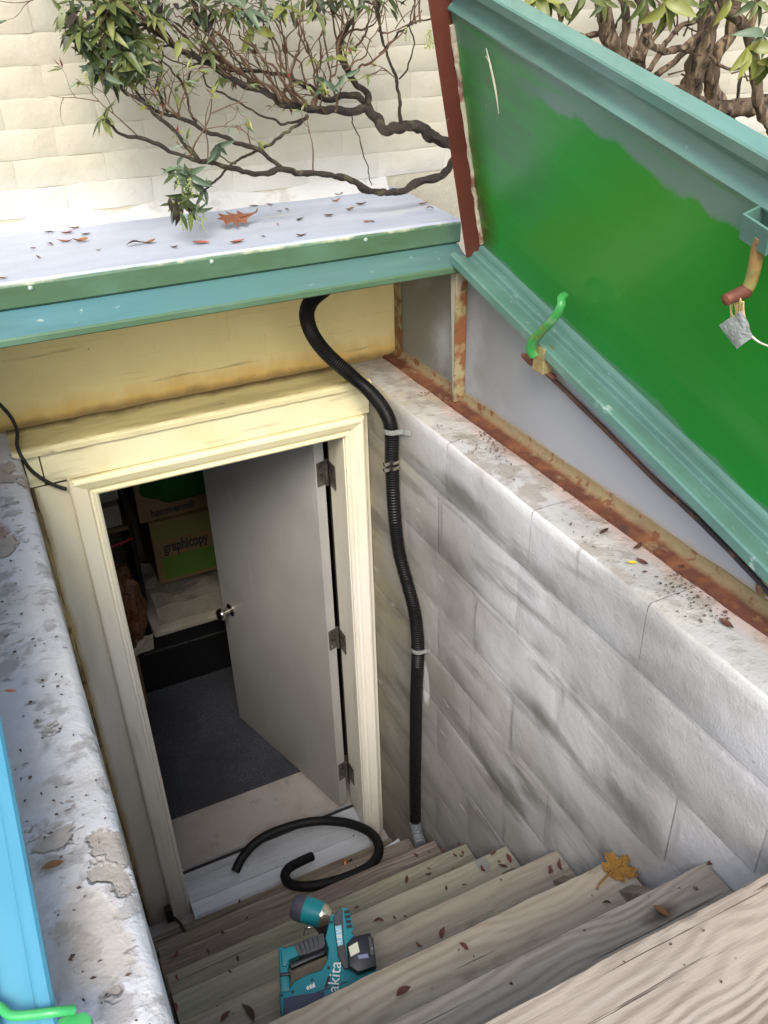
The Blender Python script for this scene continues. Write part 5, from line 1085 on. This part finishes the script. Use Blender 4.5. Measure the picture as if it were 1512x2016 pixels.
# sprays over the hinge corner of the leaf (their twig enters from above)
for u, v, n, s, ms, d in ((935, 12, 8, .05, leafC, (.2, -.6, -.3)), (920, 25, 5, .05, leafC, (-.4, -.6, -.5)), (958, 10, 5, .05, leafB, (.4, -.5, -.4)), (985, 5, 5, .05, leafB, (.5, -.5, -.3)), (925, 75, 4, .05, leafC, (-.1, -.5, -1)), (905, 10, 5, .05, leafC, (-.7, -.4, 0))):
    whorl(b2, on(u, v, 1, -.47), d, n, s, ms, .35)
fb = B()
for u, v, L, n in ((968, 15, .05, 5), (1022, 10, .05, 3), (975, 25, .03, 3), (845, 55, .045, 6), (800, 50, .035, 2)): raceme(fb, on(u, v, 1, -.47 if u > 900 else -.2), L, n)
obj('flower_raceme', fb, m_flower, b2)['kind'] = 'stuff'
bm = B(); p3 = [on(1120, -60, 1, -.40), on(1040, -12, 1, -.45), on(985, 2, 1, -.47), on(940, 8, 1, -.47), on(905, 8, 1, -.47)]; tube(bm, p3, [.004, .0035, .003, .0025, .002], 6, 4, .3)
for a, b in (((930, 10), (925, 80)),): tube(bm, px([a, b], -.47), [.002, .001], 5, 2)
obj('spray_twig', bm, m_twig, b2, smooth=60)
# crowns above: unseen leaf mass added for shade, kept out of view
def shade_crown(parent, cx, cy, cz, rx, ry, rz, n, size, mats, zmin):
    bm = B(); rc_ = random.Random(int(cx * 1000))
    cl = [Vector((rc_.gauss(0, .5), rc_.gauss(0, .5), rc_.gauss(0, .5))) for _ in range(40)]
    for k in range(n):
        c = rc_.choice(cl); p = Vector((cx + (c.x + rc_.gauss(0, .13)) * rx, cy + (c.y + rc_.gauss(0, .13)) * ry, cz + (c.z + rc_.gauss(0, .13)) * rz))
        if p.y > YW - .03: p.y = YW - .03 - rc_.uniform(0, .1)
        if p.z < zmin: p.z = zmin + rc_.uniform(0, .25)
        q = proj(p)
        if q and q[1] > -25: continue
        d = Vector((rc_.uniform(-1, 1), rc_.uniform(-1, 1), rc_.uniform(-.8, .5))).normalized(); x = d.orthogonal().normalized(); x.rotate(Matrix.Rotation(rc_.uniform(0, 6.3), 3, d)); s = size * rc_.uniform(.7, 1.3)
        vs = [bm.verts.new(p + a) for a in (Vector((0, 0, 0)), d * s * .45 + x * s * .15, d * s, d * s * .45 - x * s * .15)]
        f = bm.faces.new(vs); f.material_index = rc_.randrange(len(mats))
    o = obj('foliage', bm, mats, parent); o['kind'] = 'stuff'; return o
shade_crown(b1, .45, -.15, 3.50, .75, .30, .45, 1500, .06, [m_leaf, m_leafteal], 3.05)
shade_crown(b2, 1.75, -.30, 3.55, .75, .40, .50, 900, .06, [m_leaf, m_leafy], 3.1)

# ------------------------------------------------------------------ fallen leaves and crumbs
def fallen_mesh(seed, L=1.0):
    r = random.Random(seed); bm = B(); n = 6; rows = []; w = r.uniform(.14, .22); cu = r.uniform(-.9, 1.1); tw_ = r.uniform(-1.2, 1.2)
    for i in range(n + 1):
        t = i / n; h = w * math.sin(math.pi * t) ** .8 if 0 < i < n else .006; z = .10 + cu * (t - .5) ** 2 + .03 * r.random(); a = tw_ * (t - .5)
        x0 = .22 * math.sin(t * 2.6) * cu
        rows.append([bm.verts.new((x0 - h * math.cos(a), t - .5, z - h * math.sin(a) + h * .5)), bm.verts.new((x0, t - .5, z)), bm.verts.new((x0 + h * math.cos(a), t - .5, z + h * math.sin(a) + h * .5))])
    for a, b in zip(rows, rows[1:]):
        for k in range(2): bm.faces.new((a[k], a[k + 1], b[k + 1], b[k]))
    zm = min(v.co.z for v in bm.verts)
    for v in bm.verts: v.co.z -= zm
    me = bpy.data.meshes.new('dry_leaf')
    for f in bm.faces: f.smooth = True
    bm.to_mesh(me); bm.free(); me.materials.append(m_dry); return me
fm = [fallen_mesh(s) for s in range(7)]
m_tan = M('dry orange leaf', (.27, .11, .05), .7, coord='R', rand=.4)
fmt = []
for k in range(3):
    q = fm[k].copy(); q.materials.clear(); q.materials.append(m_tan); fmt.append(q)
m_yel = M('yellow leaf', (.60, .46, .03), .6)
rf = random.Random(21); DRY = []
def dry(u, v, surf, L, lab, ang=None, ms=None):
    p = surf(u, v); o = bpy.data.objects.new('dry_leaf', rf.choice(ms or fm)); col.objects.link(o)
    o.location = p + Vector((0, 0, .0015)); o.rotation_euler = (rf.uniform(-.12, .12), rf.uniform(-.12, .12), rf.uniform(0, 6.28) if ang is None else R(ang)); L *= (1.3 if 'roof' in lab else .68); o.scale = (L, L, L * rf.uniform(.7, 1.1)); DRY.append((o, u, v))
    tag(o, lab, 'leaf', 'small fallen leaves'); return o
def cover(u, v): return onp(u, v, Vector((0, -.25, 2.463)), Vector((0, -.055, 1)).normalized())
for u, v, L, a in ((15, 458, .045, 80), (97, 458, .022, 100), (132, 460, .028, 60), (145, 450, .026, 90), (170, 463, .022, 120), (130, 478, .03, 85), (160, 478, .03, 95), (100, 482, .018, 30), (65, 490, .013, 90), (73, 508, .014, 20), (220, 433, .028, 100), (253, 430, .026, 110), (271, 428, .014, 40), (297, 424, .03, 95), (265, 483, .034, 90), (293, 481, .03, 80), (342, 489, .018, 60), (396, 481, .034, 90), (468, 479, .032, 105), (595, 466, .028, 110), (518, 466, .014, 30), (500, 407, .024, 90), (530, 404, .018, 50), (550, 418, .016, 40), (565, 414, .014, 20), (592, 434, .024, 120), (546, 443, .010, 0), (648, 427, .022, 80), (662, 398, .022, 70), (690, 415, .02, 95), (712, 404, .026, 85), (722, 438, .018, 60), (732, 437, .014, 30), (668, 385, .02, 95), (835, 403, .026, 95), (845, 413, .022, 90), (5, 550, .02, 90), (424, 412, .014, 80), (195, 494, .012, 90)):
    dry(u, v, cover, L, 'small curled brown leaf on the white roof cover', a, fmt if rf.random() < .4 else None)
def tread_s(i): return lambda u, v: on(u, v, 2, TR[i][1] + .002)
names = ['lowest step', 'second step', 'third step', 'fourth step', 'fifth step', 'sixth step', 'seventh step', 'top step']
for u, v, i, L in ((470, 1776, 0, .03), (486, 1808, 0, .025), (440, 1835, 1, .03), (818, 1686, 1, .035), (700, 1707, 1, .02), (870, 1675, 2, .03), (905, 1664, 2, .03), (895, 1686, 2, .03), (910, 1680, 2, .028), (800, 1733, 2, .05), (843, 1721, 2, .035), (845, 1710, 2, .02), (702, 1787, 2, .03), (410, 1874, 2, .03), (345, 1880, 1, .04), (972, 1682, 3, .035), (1000, 1692, 3, .05), (990, 1705, 3, .045), (952, 1711, 3, .035), (915, 1744, 3, .025), (880, 1749, 3, .025), (745, 1816, 3, .045), (776, 1808, 3, .02), (470, 1888, 3, .03), (350, 1925, 3, .03), (1105, 1705, 4, .05), (1080, 1716, 4, .04), (873, 1839, 4, .045), (826, 1860, 4, .03), (452, 1915, 3, .02), (798, 1806, 3, .02), (345, 1985, 4, .035), (796, 1958, 5, .05), (913, 1866, 5, .035), (445, 2003, 4, .045), (1194, 1780, 5, .03), (1402, 1702, 6, .035), (1300, 1798, 6, .05)):
    dry(u, v, tread_s(i), L, 'small dark red leaf on the %s of the stairs' % names[i], None, fmt if (u, v) in ((1300, 1798),) else None)
o = dry(487, 2000, tread_s(4), .075, 'large curled red leaf at the left end of the fifth step', 20)
ledge = lambda u, v: on(u, v, 2, ZT + .003)
for u, v, L, a in ((1253, 1078, .045, -60), (1190, 1048, .05, 110), (1198, 1026, .02, 40), (1262, 1110, .045, 20), (1270, 1128, .02, 90), (1428, 1232, .05, 10), (1340, 1117, .035, 80), (1165, 985, .03, 80), (1415, 1168, .05, 60), (1130, 970, .03, 100)):
    dry(u, v, ledge, L, 'pointed dark red leaf beside the rusty base angle', a)
o = dry(1243, 1112, ledge, .035, 'bright yellow leaf lying on the right wall top', 60); q = fm[2].copy(); q.materials.clear(); q.materials.append(m_yel); o.data = q
for u, v, L, a in ((105, 1712, .045, 100), (20, 1365, .03, 70)):
    dry(u, v, lambda u, v: on(u, v, 2, ZT + .004) if u > 40 else on(u, v, 2, 2.09), L, 'orange dry leaf lying on the left wall top' if u > 40 else 'small tan leaf on the sky-tinted left rail', a, fmt)
sl_s = lambda u, v: on(u, v, 2, -.062)
for u, v, L in ((590, 1666, .03), (558, 1672, .014), (560, 1690, .012), (697, 1646, .022), (518, 1688, .012)): dry(u, v, sl_s, L, 'tiny dark leaf scrap on the aluminium sill')
ORD = 'first second third fourth fifth sixth seventh eighth ninth tenth eleventh twelfth thirteenth fourteenth fifteenth sixteenth seventeenth eighteenth nineteenth twentieth'.split()
bylab = {}
for o, u, v in DRY: bylab.setdefault(o['label'], []).append((u, o))
for lab, L in bylab.items():
    if len(L) < 2: continue
    L.sort(key=lambda q: q[0]); n = len(L)
    for i, (u, o) in enumerate(L):
        if i == 0: w = 'leftmost'
        elif i == n - 1: w = 'rightmost'
        elif i < n / 2: w = ORD[i] + ' from the left'
        else: w = ORD[n - 1 - i] + ' from the right'
        o['label'] = lab + ', ' + w
def lobed(name, outline, mat, base, z, ang, s, label, curl, stem, tilt=0.0):
    bm = B(); c = bm.verts.new((0, 0, 0)); vs = []
    for x, y in outline:
        vs.append(bm.verts.new((x, y, 0)))
    for a, b in zip(vs, vs[1:] + vs[:1]): bm.faces.new((c, a, b))
    bmesh.ops.subdivide_edges(bm, edges=bm.edges[:], cuts=2, use_grid_fill=True)
    for v in bm.verts: v.co.z = .10 + curl * (v.co.x ** 2 + v.co.y ** 2) * .5 + .12 * mnoise.noise(v.co * 2.3) + .04 * mnoise.noise(v.co * 6)
    zm = min(v.co.z for v in bm.verts)
    for v in bm.verts: v.co.z -= zm
    t = empty(name, label, 'leaf', mat=Matrix.Translation(base) @ Matrix.Rotation(R(tilt), 4, 'X') @ Matrix.Rotation(R(ang), 4, 'Z') @ Matrix.Scale(s, 4))
    obj('blade', bm, mat, t, local=True, smooth=80)
    bm = B(); tube(bm, [(0, -.1, .12), (stem * .2, -.9, .14), (stem, -1.15, .06)], [.05, .035, .03], 6, 4); obj('leaf_stem', bm, mat, t, local=True); return t
half = [(0, 1.02), (.07, .84), (.20, .83), (.16, .58), (.27, .50), (.44, .66), (.60, .68), (.60, .50), (.84, .42), (.66, .28), (.62, .16), (.40, .10), (.60, -.10), (.44, -.18), (.30, -.30), (.10, -.30)]
mo = half + [(-x * .92, y * .95) for x, y in half[::-1][:-1]]
mp_ = on(1208, 1718, 2, TR[5][1])
lobed('maple_leaf', mo, m_maple, mp_ + Vector((0, 0, .003)), 0, -75, .058, 'large yellow brown maple leaf at the right end of the sixth step', .25, .1)
oak = [(0, 1.1), (.12, .8), (.42, .85), (.18, .55), (.20, .38), (.62, .40), (.30, .12), (.22, -.05), (.5, -.15), (.18, -.4), (.06, -.8), (-.06, -.8), (-.18, -.4), (-.5, -.2), (-.22, -.05), (-.28, .12), (-.66, .30), (-.22, .38), (-.2, .55), (-.45, .8), (-.12, .8)]
lobed('oak_leaf', oak, m_oak, cover(470, 446) + Vector((0, 0, .018)), 0, 95, .055, 'brown lobed oak leaf on the white roof cover', .35, .4, 28)
bm = B(); rr_ = random.Random(4)
def crumb(p, s):
    d = Vector((rr_.uniform(-1, 1), rr_.uniform(-1, 1), 0)).normalized(); x = Vector((-d.y, d.x, 0)); w = s * rr_.uniform(.15, .4); h = Vector((0, 0, s * rr_.uniform(.1, .4)))
    vs = [bm.verts.new(p + q) for q in (Vector(), d * s * .5 + x * w + h, d * s, d * s * .5 - x * w + h * .3)]; bm.faces.new(vs)
for k in range(900):
    y = rr_.uniform(-1.75, -.2); x = rr_.triangular(.90, .985, .955) if rr_.random() < .7 else rr_.uniform(.875, .98)
    if mnoise.noise(Vector((y * 5, x * 8, 0))) < -.1: continue
    crumb(Vector((x, y, ZT + .005)), rr_.uniform(.0025, .010))
for k in range(120): crumb(Vector((rr_.uniform(-.30, -.19), rr_.uniform(-1.8, -.15), ZT + .005)), rr_.uniform(.003, .010))
for i in range(8):
    for k in range(14): crumb(Vector((rr_.uniform(XL + .02, .82), TR[i][0] - rr_.uniform(.01, .2), TR[i][1] + .003)), rr_.uniform(.003, .009))
tag(obj('leaf_litter', bm, m_litter), 'dark crumbs of leaf litter scattered over the wall tops and steps', 'litter', kind='stuff')
